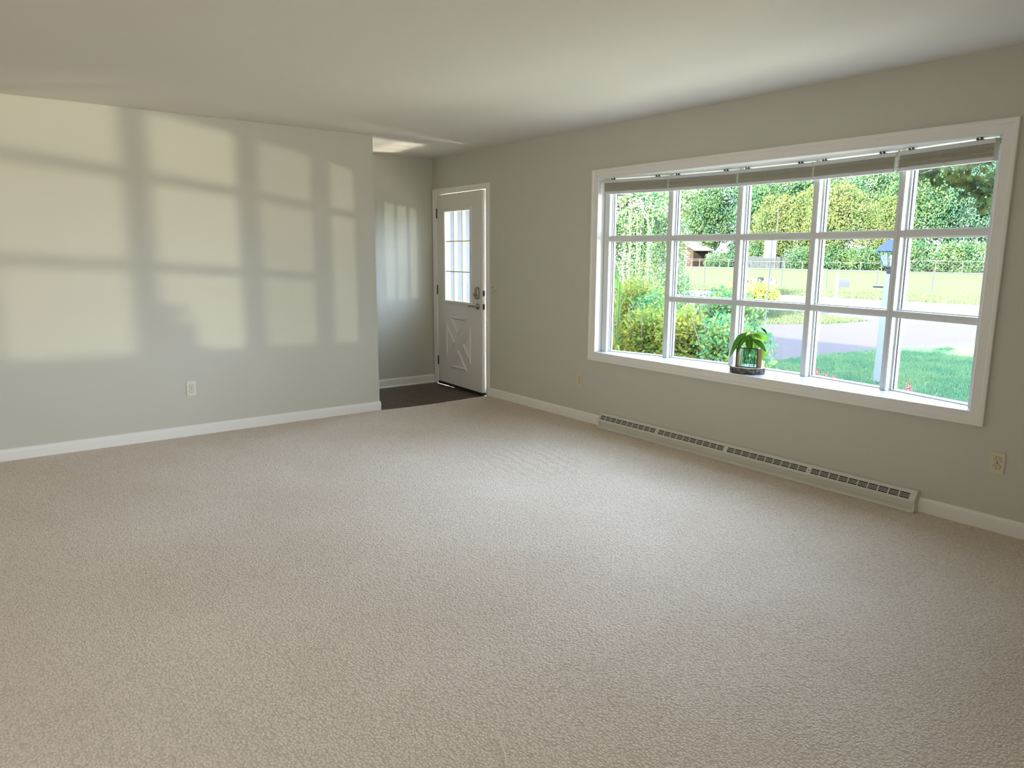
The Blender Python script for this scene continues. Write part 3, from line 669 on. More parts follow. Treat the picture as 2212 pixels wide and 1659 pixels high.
slab('bounce_slab', [(.18, -12), (4.3, -12), (4.3, 2.5), (.18, 2.5)], GZ, M['bounce_paving'], 'unseen pale slab added to bounce light up through the bow window')  # hidden below the sill line, added to bounce light onto the ceiling
slab('street', [(20.6, -60), (31.0, -60), (31.6, 90), (20.0, 90)], GZ-.006, M['road'], 'bleached sunlit street')

def cloud_mesh(name, pts, size, m, nrm=None, aspect=.55, updir=.3):
    n = len(pts); pts = np.asarray(pts, float)
    d = rng.normal(size=(n, 3)); d /= np.linalg.norm(d, axis=1)[:, None]
    e = rng.normal(size=(n, 3)); e -= d*np.sum(e*d, 1)[:, None]; e /= np.linalg.norm(e, axis=1)[:, None]
    sz = (size*(.6+.8*rng.random(n)))[:, None]
    v = np.stack([pts-d*sz*.5, pts+e*sz*aspect*.5, pts+d*sz*.5, pts-e*sz*aspect*.5], 1).reshape(-1, 3)
    me = bpy.data.meshes.new(name); me.vertices.add(4*n); me.vertices.foreach_set('co', v.astype(np.float32).ravel())
    me.loops.add(4*n); me.loops.foreach_set('vertex_index', np.arange(4*n, dtype=np.int32))
    me.polygons.add(n); me.polygons.foreach_set('loop_start', np.arange(0, 4*n, 4, dtype=np.int32))
    me.update(calc_edges=True); me.materials.append(m); return me

def blades(name, n, x0, x1, y0, y1, h, w, z, m, keep=None):
    x = rng.uniform(x0, x1, n); y = rng.uniform(y0, y1, n)
    if keep is not None: k = keep(x, y); x = x[k]; y = y[k]
    n = len(x); a = rng.uniform(0, 2*np.pi, n); hh = h*(.5+rng.random(n)); lean = rng.normal(size=(n, 2))*.4*h
    b = np.zeros((n, 3, 3)); b[:, 0] = np.stack([x-np.cos(a)*w/2, y-np.sin(a)*w/2, np.full(n, z)], 1)
    b[:, 1] = np.stack([x+np.cos(a)*w/2, y+np.sin(a)*w/2, np.full(n, z)], 1)
    b[:, 2] = np.stack([x+lean[:, 0], y+lean[:, 1], z+hh], 1)
    me = bpy.data.meshes.new(name); me.vertices.add(3*n); me.vertices.foreach_set('co', b.astype(np.float32).ravel())
    me.loops.add(3*n); me.loops.foreach_set('vertex_index', np.arange(3*n, dtype=np.int32))
    me.polygons.add(n); me.polygons.foreach_set('loop_start', np.arange(0, 3*n, 3, dtype=np.int32))
    me.update(calc_edges=True); me.materials.append(m); return obj(name, me)
edge_y = lambda x: np.interp(x, [0, 4.2, 10, 12.5, 14.8, 18, 22.4], [2.3, 2.3, 2.15, 1.75, 1.1, .95, 1.0])
o = blades('grass_blades', 150000, 4.2, 16.5, -5.0, 2.6, .055, .016, GZ, M['blade'], lambda x, y: (y < edge_y(x)+.02) & (y > -5+.22*(x-4)))
tag(o, 'short grass blades covering the shaded front lawn', 'grass', kind='stuff')
o = blades('verge_grass', 40000, 31.0, 37.9, 5, 32, .11, .05, GZ-.012, M['verge'], None)
tag(o, 'tufted yellow-green grass along the far side of the street', 'grass', kind='stuff')
o = blades('strip_grass', 40000, 14.5, 20.4, 5.8, 16, .07, .03, GZ, M['verge'], lambda x, y: (y > np.interp(x, [14.5, 15.6, 17.2, 19.3, 20.4], [7.9, 6.9, 6.0, 5.75, 8.5])))
tag(o, 'sunlit grass blades on the lawn strip across the driveway', 'grass', kind='stuff')

# ------------------------------------------------------------------ house exterior (throws the shade on the lawn)
q = MB(); q.add([(.62, -10, 2.46), (-9.2, -10, 2.46), (-4.5, -10, 6.1), (.62, 9.5, 2.46), (-9.2, 9.5, 2.46), (-4.5, 9.5, 6.1)],
                [(0, 1, 2), (5, 4, 3), (0, 3, 4, 1), (0, 2, 5, 3), (2, 1, 4, 5)])
q.v = [(x, y, z+(.10 if z < 3 else 0)) for x, y, z in q.v]
S(q.build('roof', M['shingle']), 'shingled gable roof of the house', 'roof')
S(MB().box(.15, .18, -9.1, WY0-.05, GZ, 2.5).box(.15, .18, WY1+.05, DY0-.02, GZ, 2.5).box(.15, .18, WY0-.05, WY1+.05, GZ, WZ0-.11).box(.15, .18, DY1+.02, 2.5, GZ, 2.5).box(.15, .18, WY0-.05, WY1+.05, WZ1+.12, 2.5).box(.15, .18, DY0-.02, DY1+.02, DZ+.02, 2.5).build('exterior_siding', M['siding']), 'pale siding on the front of the house')
S(MB().box(.18, 1.7, -.4, 2.5, GZ-.02, -.03).build('porch_step', M['bounce_paving']), 'concrete porch slab outside the entry door')
S(MB().prism(bay_poly(.20, .152), WZ1+.03, WZ1+.11).build('bow_roof', M['soffit']), 'small flat cap over the bow window')
gw = S(empty('garage_wing', (0, 2.55, GZ)), 'garage wing projecting beside the entry')
MB().box(.18, 3.75, 0, .12, 0, 3.1).box(3.65, 3.75, .12, 6.4, 0, 3.1).build('wall', M['siding'], gw)
MB().box(.18, 4.12, -.42, 6.8, 3.00, 3.10).build('eave', M['soffit'], gw)
MB().box(4.12, 4.17, -.46, 6.8, 2.98, 3.16).box(.62, 4.17, -.47, -.42, 2.98, 3.16).build('gutter', M['white'], gw)

# ------------------------------------------------------------------ lamp post
LPx, LPy = 7.81, -.235
lp = tag(empty('lamp_post', (LPx, LPy, GZ)), 'white garden lamp post with dark blue lantern standing on the lawn', 'lamp post')
q = MB(); q.add([(-.085, -.085, 0), (.085, -.085, 0), (.085, .085, 0), (-.085, .085, 0), (-.062, -.062, 1.80), (.062, -.062, 1.80), (.062, .062, 1.80), (-.062, .062, 1.80)],
                [(3, 2, 1, 0), (4, 5, 6, 7), (0, 1, 5, 4), (1, 2, 6, 5), (2, 3, 7, 6), (3, 0, 4, 7)]); q.build('post', M['white'], lp, bevel=.008)
MB().rod((-.06*.6, .30*.8, 1.58), (.06*.6, -.30*.8, 1.58), .010, n=8).build('ladder_bar', M['lampblue'], lp)
MB().lathe([(.058, 1.79), (.058, 1.87), (.066, 1.88), (.10, 1.90), (.10, 1.91)], n=14).build('collar', M['galv'], lp)
q = MB()
def lan(z, r): return [(r*a_, r*b_, z) for a_, b_ in ((-1, -1), (1, -1), (1, 1), (-1, 1))]
lo, hi = lan(1.915, .085), lan(2.155, .150)
for a_, b_ in zip(lo, hi): q.rod(a_, b_, .007, n=6)
for k in range(4): q.rod(lo[k], lo[(k+1) % 4], .007, n=6); q.rod(hi[k], hi[(k+1) % 4], .009, n=6)
for k in range(4):
    m0 = (Vector(lo[k])+Vector(lo[(k+1) % 4]))/2; m1 = (Vector(hi[k])+Vector(hi[(k+1) % 4]))/2; q.rod(m0, m1, .004, n=5)
q.build('lantern_frame', M['lampblue'], lp)
MB().add(lan(1.92, .082)+lan(2.15, .146), [(0, 1, 5, 4), (1, 2, 6, 5), (2, 3, 7, 6), (3, 0, 4, 7)]).build('lantern_glass', M['glass2'], lp)
MB().add(lan(2.155, .185)+lan(2.175, .18)+lan(2.32, .075)+lan(2.335, .06), [(0, 1, 5, 4), (1, 2, 6, 5), (2, 3, 7, 6), (3, 0, 4, 7), (4, 5, 9, 8), (5, 6, 10, 9), (6, 7, 11, 10), (7, 4, 8, 11), (8, 9, 13, 12), (9, 10, 14, 13), (10, 11, 15, 14), (11, 8, 12, 15), (12, 13, 14, 15), (3, 2, 1, 0)]).build('lantern_roof', M['lampblue'], lp)
MB().lathe([(.055, 2.335), (.06, 2.355), (.035, 2.365), (.03, 2.39), (.016, 2.41), (.02, 2.43), (.004, 2.47)], n=12).build('finial', M['galv'], lp)
MB().lathe([(.018, 1.92), (.018, 2.02), (.012, 2.03), (.03, 2.06), (.028, 2.11), (.002, 2.13)], n=10).build('bulb', M['white'], lp)

# ------------------------------------------------------------------ mailboxes and road sign
mbx = tag(empty('mailbox', (23.3, 9.17, GZ), R(-63)), 'grey mailbox hung on a tall white post beside the street', 'mailbox')
MB().box(-.05, .05, -.05, .05, 0, 1.34).add([(-.06, -.06, 1.34), (.06, -.06, 1.34), (.06, .06, 1.34), (-.06, .06, 1.34), (0, 0, 1.41)], [(3, 2, 1, 0), (0, 1, 4), (1, 2, 4), (2, 3, 4), (3, 0, 4)]).build('post', M['white'], mbx)
MB().rod((.0, 0, 1.20), (.46, 0, 1.20), .014, n=8).rod((.12, 0, 1.20), (.12, 0, 1.15), .008).rod((.36, 0, 1.20), (.36, 0, 1.15), .008).rod((.10, 0, 1.215), (.10, 0, 1.235), .012).rod((.34, 0, 1.215), (.34, 0, 1.235), .012).build('bracket_arm', M['darkmetal'], mbx)
q = MB(); prf = [(-.09, .86), (.09, .86)]+[(.09*math.cos(math.pi*k/10), 1.06+.09*math.sin(math.pi*k/10)) for k in range(11)]
q.sweep(prf, [((.07, 0, 0), (0, 1, 0), (0, 0, 1)), ((.44, 0, 0), (0, 1, 0), (0, 0, 1))], None, None); q.build('box', M['boxgrey'], mbx)
m2 = tag(empty('mailbox', (23.6, 12.35, GZ), R(-63)), 'pale mailbox above the yellow shrub, left of the tall mailbox post', 'mailbox')
MB().box(-.05, .05, -.05, .05, 0, .82).build('post', M['white'], m2)
q = MB(); prf = [(-.10, .82), (.10, .82)]+[(.10*math.cos(math.pi*k/10), .99+.10*math.sin(math.pi*k/10)) for k in range(11)]
q.sweep(prf, [((-.22, 0, 0), (0, 1, 0), (0, 0, 1)), ((.26, 0, 0), (0, 1, 0), (0, 0, 1))], None, None); q.build('box', M['galvw'], m2)
MB().box(.05, .07, -.112, -.1, .95, 1.12).build('flag', M['slate'], m2)
m3 = tag(empty('newspaper_tube', (23.6, 12.80, GZ), R(-63)), 'dark slate newspaper tube beside the pale mailbox', 'newspaper box')
MB().box(-.03, .03, -.03, .03, 0, .80).build('post', M['slate'], m3)
q = MB(); q.sweep([(.13*math.cos(2*math.pi*k/12), .98+.16*math.sin(2*math.pi*k/12)) for k in range(12)], [((-.12, 0, 0), (0, 1, 0), (0, 0, 1)), ((.10, 0, 0), (0, 1, 0), (0, 0, 1))], None, None); q.build('tube', M['slate'], m3)
tl = tag(empty('garden_trellis', (23.9, 13.42, GZ), R(-63)), 'low white trellis with dark square openings behind the yellow shrub', 'trellis')
q = MB()
for z in (.42, .62, .72, 1.02): q.box(-.24, .24, -.02, .02, z-.025, z+.025)
for x_ in (-.24, -.13, -.10, .03, .06, .16, .24): q.box(x_-.016, x_+.016, -.018, .018, .0, 1.03)
q.build('lattice', M['white'], tl)
MB().box(-.22, .22, .03, .05, .73, 1.0).box(-.22, -.02, .03, .05, .45, .62).box(.02, .22, .03, .05, .48, .60).build('panel', M['slate'], tl)
sg = tag(empty('road_sign', (15.6, 7.14, GZ), R(-52)), 'blank white sign on a slim grey post beyond the potted plant', 'sign')
MB().rod((0, 0, 0), (.03, 0, 2.62), .022, n=8).build('post', M['galv'], sg)
MB().box(-.17, .17, .024, .032, 2.0, 2.66).build('sign_panel', M['white'], sg, bevel=.002)

# ------------------------------------------------------------------ chain link fences
def chain_fence(name, X, ys, z0, h, label, pr, mpost, mesh_sp, wr):
    t = tag(empty(name, (X, ys[0], z0)), label, 'fence')
    pm = MB().rod((0, 0, 0), (0, 0, h), pr, n=8).lathe([(pr*1.3, h), (pr*1.3, h+.03), (pr*.4, h+.06)], n=8).mesh('post', mpost)
    for y in ys: o = obj('post', pm, t); o.location = (0, y-ys[0], 0)
    MB().rod((0, 0, h-.02), (0, ys[-1]-ys[0], h-.02), pr*.6, n=6).build('top_rail', mpost, t)
    MB().rod((0, 0, .05), (0, ys[-1]-ys[0], .05), wr*1.5, n=4).build('bottom_wire', mpost, t)
    if mesh_sp:
        span = ys[1]-ys[0]; q = MB(); k = -h
        while k < span:
            for s_ in (1, -1):
                a_ = Vector((0, k, .05)); b_ = Vector((0, k+h-.1, h-.05))
                if s_ < 0: a_, b_ = Vector((0, k, h-.05)), Vector((0, k+h-.1, .05))
                L_ = b_-a_
                t0 = max(0, -a_.y/L_.y); t1 = min(1, (span-a_.y)/L_.y)
                if t1 > t0: q.rod(a_+L_*t0, a_+L_*t1, wr, n=3, cap=False)
            k += mesh_sp
        cmh = q.mesh('chain_mesh', mpost)
        for i in range(len(ys)-1):
            o = obj('chain_mesh', cmh, t); o.location = (0, ys[i]-ys[0], 0); o['kind'] = 'stuff'
    return t
chain_fence('chain_link_fence', 38.0, [11.84+3.05*k for k in range(-3, 10)], GZ, 1.22, 'chain-link fence with steel posts along the near edge of the field', .03, M['galv'], .50, .0011)
chain_fence('chain_link_fence', 98.0, [44+3.0*k for k in range(0, 15)], GZ, 1.15, 'distant pale chain-link fence in front of the wooden fence', .04, M['galvw'], 0, .03)
chain_fence('chain_link_fence', 97.0, [27+3.2*k for k in range(0, 5)], GZ, 1.5, 'distant pale chain-link fence below the trees at the far right', .04, M['galvw'], .5, .006)
chain_fence('chain_link_fence', 99.0, [67+3.0*k for k in range(0, 10)], GZ, 1.4, 'white rail fence in front of the brick house', .06, M['galvw'], 0, .04)
q = MB()
yy = 59.4
while yy < 69.5:
    h_ = 1.95+random.uniform(-.05, .05); q.box(101.5, 101.53, yy, yy+.17, 0, h_-.06); q.add([(101.5, yy, h_-.06), (101.5, yy+.17, h_-.06), (101.5, yy+.085, h_), (101.53, yy, h_-.06), (101.53, yy+.17, h_-.06), (101.53, yy+.085, h_)], [(0, 1, 2), (5, 4, 3), (0, 2, 5, 3), (1, 4, 5, 2)]); yy += .21
q.v = [(x-101.5, y-64, z) for x, y, z in q.v]
wf = tag(empty('wooden_fence', (101.5, 64, GZ)), 'weathered grey picket fence across the field below the sign', 'fence')
q.build('pickets', M['fencewood'], wf)['kind'] = 'stuff'
MB().box(.03, .08, -4.6, 5.5, .4, .5).box(.03, .08, -4.6, 5.5, 1.5, 1.6).build('rail', M['fencewood'], wf)

# ------------------------------------------------------------------ neighbour houses, pole, wires
nh = tag(empty('brick_house', (104, 86.5, GZ)), 'brick house with a pale gable roof in the second window unit', 'house')
MB().add([(0, -5, 0), (0, 5, 0), (0, 5, 3.1), (0, 0, 5.6), (0, -5, 3.1), (4, -5, 0), (4, 5, 0), (4, 5, 3.1), (4, 0, 5.6), (4, -5, 3.1)], [(0, 1, 2, 3, 4), (9, 8, 7, 6, 5), (0, 4, 9, 5), (1, 6, 7, 2)]).build('wall', M['brick'], nh)
for s_ in (1, -1):
    MB().add([(-.6, 0, 5.7), (-.6, s_*5.8, 2.85), (4.6, s_*5.8, 2.85), (4.6, 0, 5.7), (-.6, 0, 5.95), (-.6, s_*5.8, 3.05), (4.6, s_*5.8, 3.05), (4.6, 0, 5.95)], [(0, 1, 2, 3), (7, 6, 5, 4), (0, 4, 5, 1), (1, 5, 6, 2), (2, 6, 7, 3), (3, 7, 4, 0)]).build('roof', M['roof'], nh)
f_ = MB().box(-.06, .02, -3.2, -1.4, 1.0, 2.3).build('window', M['white'], nh); MB().box(-.08, -.05, -3.05, -1.55, 1.1, 2.2).build('pane', M['slate'], f_)
f_ = MB().box(-.06, .02, 1.2, 3.0, 1.0, 2.3).build('window', M['white'], nh); MB().box(-.08, -.05, 1.35, 2.85, 1.1, 2.2).build('pane', M['slate'], f_)
nh2 = tag(empty('low_house', (112, 77.5, GZ)), 'low house with a long pale roof half hidden by trees', 'house')
MB().box(0, 7, -5, 4, 0, 2.6).build('wall', M['brick'], nh2)
MB().add([(-.6, -5.6, 2.5), (-.6, 4.6, 2.5), (3.5, 4.6, 4.4), (3.5, -5.6, 4.4), (7.6, -5.6, 2.5), (7.6, 4.6, 2.5)], [(0, 1, 2, 3), (3, 2, 5, 4), (0, 3, 4), (1, 5, 2), (0, 4, 5, 1)]).build('roof', M['roof'], nh2)
f_ = MB().box(-.05, .02, -3, -1.5, .9, 2.0).build('window', M['white'], nh2); MB().box(-.07, -.04, -2.9, -1.6, 1.0, 1.9).build('pane', M['slate'], f_)
up = tag(empty('utility_pole', (99, 61.3, GZ)), 'bare pale utility pole rising in front of the trees', 'pole')
MB().rod((0, 0, 0), (0, 0, 9.2), .13, .09, 10).build('pole', M['pole'], up)
MB().rod((0, 0, 8.9), (-.3, .0, 8.95), .02).box(-.33, -.27, -.05, .05, 8.85, 9.05).build('insulator', M['galvw'], up)
up2 = tag(empty('utility_pole', (99, 92.5, GZ)), 'utility pole behind the trees of the leftmost window unit', 'pole')
MB().rod((0, 0, 0), (0, 0, 9.2), .13, .09, 10).build('pole', M['pole'], up2)
for za, zb, lab in ((7.0, 5.9, 'upper power line crossing the trees in the second window unit'), (5.35, 4.7, 'lower power line crossing the trees in the second window unit')):
    q = MB(); q.tube([(99.0, 61.3+k*2.6, za+(zb-za)*k/12-.5*math.sin(math.pi*k/12)) for k in range(13)], .022, 5)
    tag(q.build('power_line', M['galv']), lab, 'wire')

# ------------------------------------------------------------------ trees
def crown_pts(n, clumps, shell=.45):
    w = np.array([c_[3]**2 for c_ in clumps]); w = w/w.sum(); idx = rng.choice(len(clumps), n, p=w)
    C_ = np.array([c_[:3] for c_ in clumps])[idx]; r_ = np.array([c_[3] for c_ in clumps])[idx]
    d = rng.normal(size=(n, 3)); d /= np.linalg.norm(d, axis=1)[:, None]
    rr = r_*(1-shell*rng.random(n)**1.5)*(1+.10*rng.normal(size=n))
    d[:, 2] *= .85
    return C_+d*rr[:, None]
def tree_proto(H_, Wd, n, size, m, nclump=16, base=.18, tm=None, conic=False, tr=.22):
    cl = []
    for k in range(nclump):
        u = base+(1-base)*(k+.5)/nclump
        rad = Wd*(math.sin(math.pi*min(1, max(.12, (u-base)/(1-base)*.92+.08)))**.6) if not conic else Wd*(1.05-u)
        a_ = k*2.4; cl.append((rad*.62*math.cos(a_), rad*.62*math.sin(a_), u*H_*.92, max(.5, (rad*.55 if not conic else rad*.7))))
    crown = cloud_mesh('foliage', crown_pts(n, cl), size, m, aspect=.7)
    q = MB(); q.tube([(0, 0, 0), (.1, .05, H_*.3), (-.05, .1, H_*.6), (0, 0, H_*.9)], [tr, tr*.75, tr*.4, tr*.1], 8)
    for k in range(9):
        z = H_*(.28+.06*k); c_ = cl[min(len(cl)-1, int(k*len(cl)/9)+2)]
        q.tube([(0, .0, z-.4), (c_[0]*.5, c_[1]*.5, z+.3), (c_[0]*1.1, c_[1]*1.1, z+1.2)], [tr*.4, tr*.25, tr*.08], 5)
    return crown, q.mesh('trunk', tm or M['trunk'], smooth=True)
P1 = tree_proto(15, 5.6, 19000, .30, M['treeg'])
P2 = tree_proto(12, 5.0, 16000, .28, M['treey'])
P3 = tree_proto(16, 5.6, 19000, .29, M['treet'])
P4 = tree_proto(10, 2.6, 6000, .36, M['treet'], conic=True, base=.02)
P5 = tree_proto(4.2, 3.4, 8000, .25, M['treeg'], nclump=12, base=.02)
def place_tree(P, x, y, sc_, rz, name, label, cat='tree'):
    t = empty(name, (x, y, GZ-.05), rz); t.scale = (sc_, sc_, sc_*(random.uniform(1.30, 1.42) if name == 'broadleaf_tree' else 1)); tag(t, label, cat)
    o = obj('foliage', P[0], t); o['kind'] = 'stuff'; obj('trunk', P[1], t)
    return t
for a in [
 (P1, 112, 45.0, 1.0, .3, 'broadleaf_tree', 'broad green tree at the far right, left of the maple leaves'),
 (P3, 114, 39.0, 1.0, 1.3, 'broadleaf_tree', 'blue-green tree behind the rightmost window unit, under the maple leaves'),
 (P3, 110, 33.0, .85, 2.3, 'broadleaf_tree', 'blue-green tree beside the right window jamb'),
 (P2, 106, 47.6, .70, .9, 'broadleaf_tree', 'small yellow-green tree just right of the lantern'),
 (P1, 116, 52.5, 1.05, 2.1, 'broadleaf_tree', 'tall airy tree directly behind the lantern'),
 (P2, 104, 54.3, .86, .1, 'broadleaf_tree', 'golden tree left of the lantern in the fourth window unit'),
 (P2, 108, 60.2, .90, 1.1, 'broadleaf_tree', 'yellow tree right of the fourth mullion from the right'),
 (P1, 118, 65.0, 1.15, .5, 'broadleaf_tree', 'tall green tree at the left edge of the fourth window unit'),
 (P2, 107, 66.5, .80, 2.7, 'broadleaf_tree', 'yellow-green tree right of the utility pole'),
 (P1, 112, 71.5, 1.05, 3.3, 'broadleaf_tree', 'tall green tree behind the utility pole and the sign'),
 (P3, 116, 79.0, 1.05, 4.3, 'broadleaf_tree', 'dense blue-green tree right of the strip of sky'),
 (P1, 110, 84.5, .95, 5.3, 'broadleaf_tree', 'green tree behind the low house'),
 (P3, 122, 93.0, .80, 1.9, 'broadleaf_tree', 'lower blue-green tree under the strip of sky'),
 (P2, 112, 103.0, 1.0, 2.9, 'broadleaf_tree', 'yellow-green tree seen through the leftmost window unit'),
 (P1, 112, 113.0, 1.1, 3.9, 'broadleaf_tree', 'far green tree at the left edge of the leftmost window unit'),
 (P4, 108, 75.8, .62, .0, 'conifer', 'small dark conifer beside the brick house'),
 (P5, 103, 54.0, .95, 1.0, 'shrub', 'leafy undergrowth below the golden tree'),
 (P5, 103.5, 49.0, .85, 2.0, 'shrub', 'leafy undergrowth right behind the lantern'),
 (P5, 103, 42.5, 1.05, 3.0, 'shrub', 'blue-green bush at the foot of the far right trees'),
 (P5, 103, 59.2, .85, 4.0, 'shrub', 'leafy bush at the right end of the wooden fence'),
 (P5, 104, 36.6, 1.0, 5.0, 'shrub', 'bush behind the distant fence below the maple leaves'),
 (P5, 100.4, 73.5, .62, 1.5, 'shrub', 'green bush left of the wooden fence'),
 (P5, 106, 69.5, 1.0, .5, 'shrub', 'green bush behind the wooden fence')]:
    place_tree(*a)

for y_, p_, s_ in ((24.5, P1, 1.0), (15.5, P3, .95), (6.0, P1, 1.05), (-4.0, P3, 1.0)):
    tt = place_tree(p_, 112, y_, s_, y_, 'broadleaf_tree', 'tree continuing the far row past the right window jamb'); tt['group'] = 'trees beyond the right jamb'
# near trees seen through the left units
Pn = tree_proto(7.4, 2.9, 15000, .14, M['treey'], nclump=16, base=.30, tm=M['palebark'], tr=.12)
place_tree(Pn, 17.5, 15.6, 1.0, .4, 'pale_barked_tree', 'yellow-leaved tree with pale branches in the leftmost window unit')
Pn2 = tree_proto(6.0, 2.2, 11000, .12, M['strand'], nclump=14, base=.05, tm=M['palebark'], tr=.10)
t = place_tree(Pn2, 13.6, 11.0, .86, 1.4, 'weeping_tree', 'green weeping tree whose leafy strands hang behind the shrubs on the left')
t.scale = (1, 1, 1); t.location = (9.8, 7.6, GZ); t.children[0].location = (0, 0, 2.2); t.children[0].scale = (.62, .62, .55); t.children[1].scale = (1, 1, .62); t.children[0].rotation_euler = (0, 0, 1)
t.rotation_euler = (0, 0, 0)
pts = []; q = MB()
for k in range(110):
    a_ = rng.uniform(0, 2*math.pi); r_ = rng.uniform(.4, 1.6); x0_ = r_*math.cos(a_); y0_ = r_*math.sin(a_); zt_ = rng.uniform(2.9, 3.3); zb_ = rng.uniform(.6, 1.7)
    q.tube([(0, 0, 3.3), (x0_*.6, y0_*.6, zt_+.25), (x0_, y0_, zt_-.2), (x0_+.03, y0_+.02, (zt_+zb_)/2), (x0_, y0_, zb_)], [.02, .012, .007, .005, .003], 4)
    m_ = int((zt_-zb_)*52); zz_ = np.linspace(zb_, zt_, m_)
    pts.append(np.stack([x0_+rng.normal(0, .05, m_), y0_+rng.normal(0, .05, m_), zz_], 1))
o = obj('hanging_foliage', cloud_mesh('foliage', np.concatenate(pts), .085, M['strand'], aspect=.4), t); o['kind'] = 'stuff'
q.build('strands', M['palebark'], t)

# shrubs below the window
def shrub(x, y, h, r, n, m, label, leafs=.055, name='garden_shrub'):
    t = tag(empty(name, (x, y, GZ)), label, 'shrub')
    cl = [(r*.5*math.cos(k*2.4)*(.4+.6*(k % 3)/2), r*.5*math.sin(k*2.4)*(.4+.6*(k % 3)/2), h*(.2+.62*k/12), r*.48) for k in range(13)]
    o = obj('foliage', cloud_mesh('foliage', crown_pts(n, cl, .7), leafs, m, aspect=.55), t); o['kind'] = 'stuff'
    q = MB()
    for k in range(16):
        a_ = k*2.4; rr = r*(.3+.5*random.random()); q.tube([(.05*math.cos(a_), .05*math.sin(a_), 0), (rr*.5*math.cos(a_), rr*.5*math.sin(a_), h*.45), (rr*math.cos(a_+.2), rr*math.sin(a_+.2), h*(.75+.25*random.random()))], [.014, .009, .003], 5)
    q.build('stem', M['palebark'], t, smooth=True); return t
shrub(3.15, -.62, 1.42, .62, 9500, M['hedge'], 'green shrub in the second window unit')
shrub(3.25, .12, 1.46, .60, 9000, M['hedgey'], 'yellow-green shrub straddling the first mullion')
shrub(3.55, .98, 1.40, .62, 8500, M['hedgey'], 'yellow-green shrub at the bottom left of the window', .06)
shrub(6.0, 1.5, 1.6, .7, 8000, M['hedge'], 'taller green shrub behind the front row of shrubs', .07)
shrub(22.0, 11.75, .85, .95, 5000, M['hedgey'], 'golden rounded shrub below the pale mailbox', .10)
shrub(22.6, 13.1, .80, .8, 4000, M['hedgey'], 'golden shrub in front of the white trellis', .10)
shrub(16.0, 8.6, .55, .75, 3500, M['hedgey'], 'low yellow-green plant behind the potted plant', .08)
shrub(5.2, 2.75, 1.75, .75, 9000, M['hedgey'], 'tall yellow-green shrub behind the reed in the leftmost window unit', .06)
shrub(4.7, 1.95, 1.55, .6, 7000, M['hedge'], 'green shrub between the front shrubs and the weeping tree', .06)
shrub(14.2, 9.9, 1.7, .9, 6000, M['strand'], 'loose green bush above the shrubs in the second window unit', .08)

# tall reed-like plant by the left jamb
t = tag(empty('tall_reed', (3.1, 1.42, GZ)), 'tall reed with arching strap leaves beside the left window jamb', 'plant')
for k in range(5):
    x_, y_ = .10*math.cos(k*2.1), .13*math.sin(k*2.1)-.08; hh_ = 1.7+.12*k
    MB().tube([(x_, y_, 0), (x_*1.2, y_*1.2, hh_*.5), (x_*1.4, y_*1.4, hh_)], [.012, .009, .005], 6).build('stalk', M['reed'], t, smooth=True)
for k in range(34):
    j = k % 5; x_, y_ = .12*math.cos(j*2.1), .15*math.sin(j*2.1)-.08; z_ = .35+1.35*k/34; a_ = k*2.39; L_ = .42; vs_ = []; fs_ = []
    dx, dy = math.cos(a_), math.sin(a_)
    for i in range(7):
        s_ = i/6; r_ = L_*s_*.75; zz_ = z_+.26*math.sin(s_*2.4)-.10*s_*s_; wv = .026*(1-s_)**.6+.001
        vs_ += [(x_+dx*r_-dy*wv, y_+dy*r_+dx*wv, zz_+.006), (x_+dx*r_, y_+dy*r_, zz_-.003), (x_+dx*r_+dy*wv, y_+dy*r_-dx*wv, zz_+.006)]
    for i in range(6):
        for c_ in range(2): fs_.append((i*3+c_, i*3+c_+1, (i+1)*3+c_+1, (i+1)*3+c_))
    me = bpy.data.meshes.new('strap_leaf'); me.from_pydata(vs_, [], fs_); me.materials.append(M['hedgey']); obj('strap_leaf', me, t)

# red flowers just outside the sill
FL = [(-2.428, .405, 'red flower spike outside, nearest the fourth mullion'), (-2.514, .385, 'red flower spike outside, second of the three left ones'), (-2.594, .375, 'red flower spike outside, third and rightmost of the left trio'),
      (-3.244, .395, 'largest red flower spike outside, under the rightmost window unit'), (-3.150, .325, 'small red flower tip just left of the largest spike')]
for y_, zt_, lab in FL:
    h_ = zt_-GZ; t = tag(empty('red_flower', (2.0, y_, GZ)), lab, 'flower', 'red flowers in the bed below the window')
    MB().tube([(0, 0, 0), (.01, .01, h_*.5), (0, 0, h_-.02)], [.006, .005, .003], 6).build('stem', M['vein'], t, smooth=True)
    q = MB()
    for k in range(26):
        a_ = k*2.4; s_ = k/26; zz_ = h_-.10*(1-s_); r_ = .046*(1-s_)+.008; tip = Vector((r_*math.cos(a_), r_*math.sin(a_), zz_+.012)); b_ = Vector((0, 0, zz_-.006)); sd = Vector((-math.sin(a_), math.cos(a_), 0))*.014*(1.1-s_)
        q.add([b_, (b_+tip)/2+sd, tip, (b_+tip)/2-sd], [(0, 1, 2, 3)])
    q.build('petals', M['petal'], t)
    q = MB()
    for k in range(14):
        a_ = k*2.4; zz_ = h_*(.15+.6*k/14); r_ = .10; tip = Vector((r_*math.cos(a_), r_*math.sin(a_), zz_+.05)); b_ = Vector((0, 0, zz_)); sd = Vector((-math.sin(a_), math.cos(a_), 0))*.02
        q.add([b_, (b_+tip)/2+sd, tip, (b_+tip)/2-sd], [(0, 1, 2, 3)])
    q.build('leaves', M['hedge'], t)

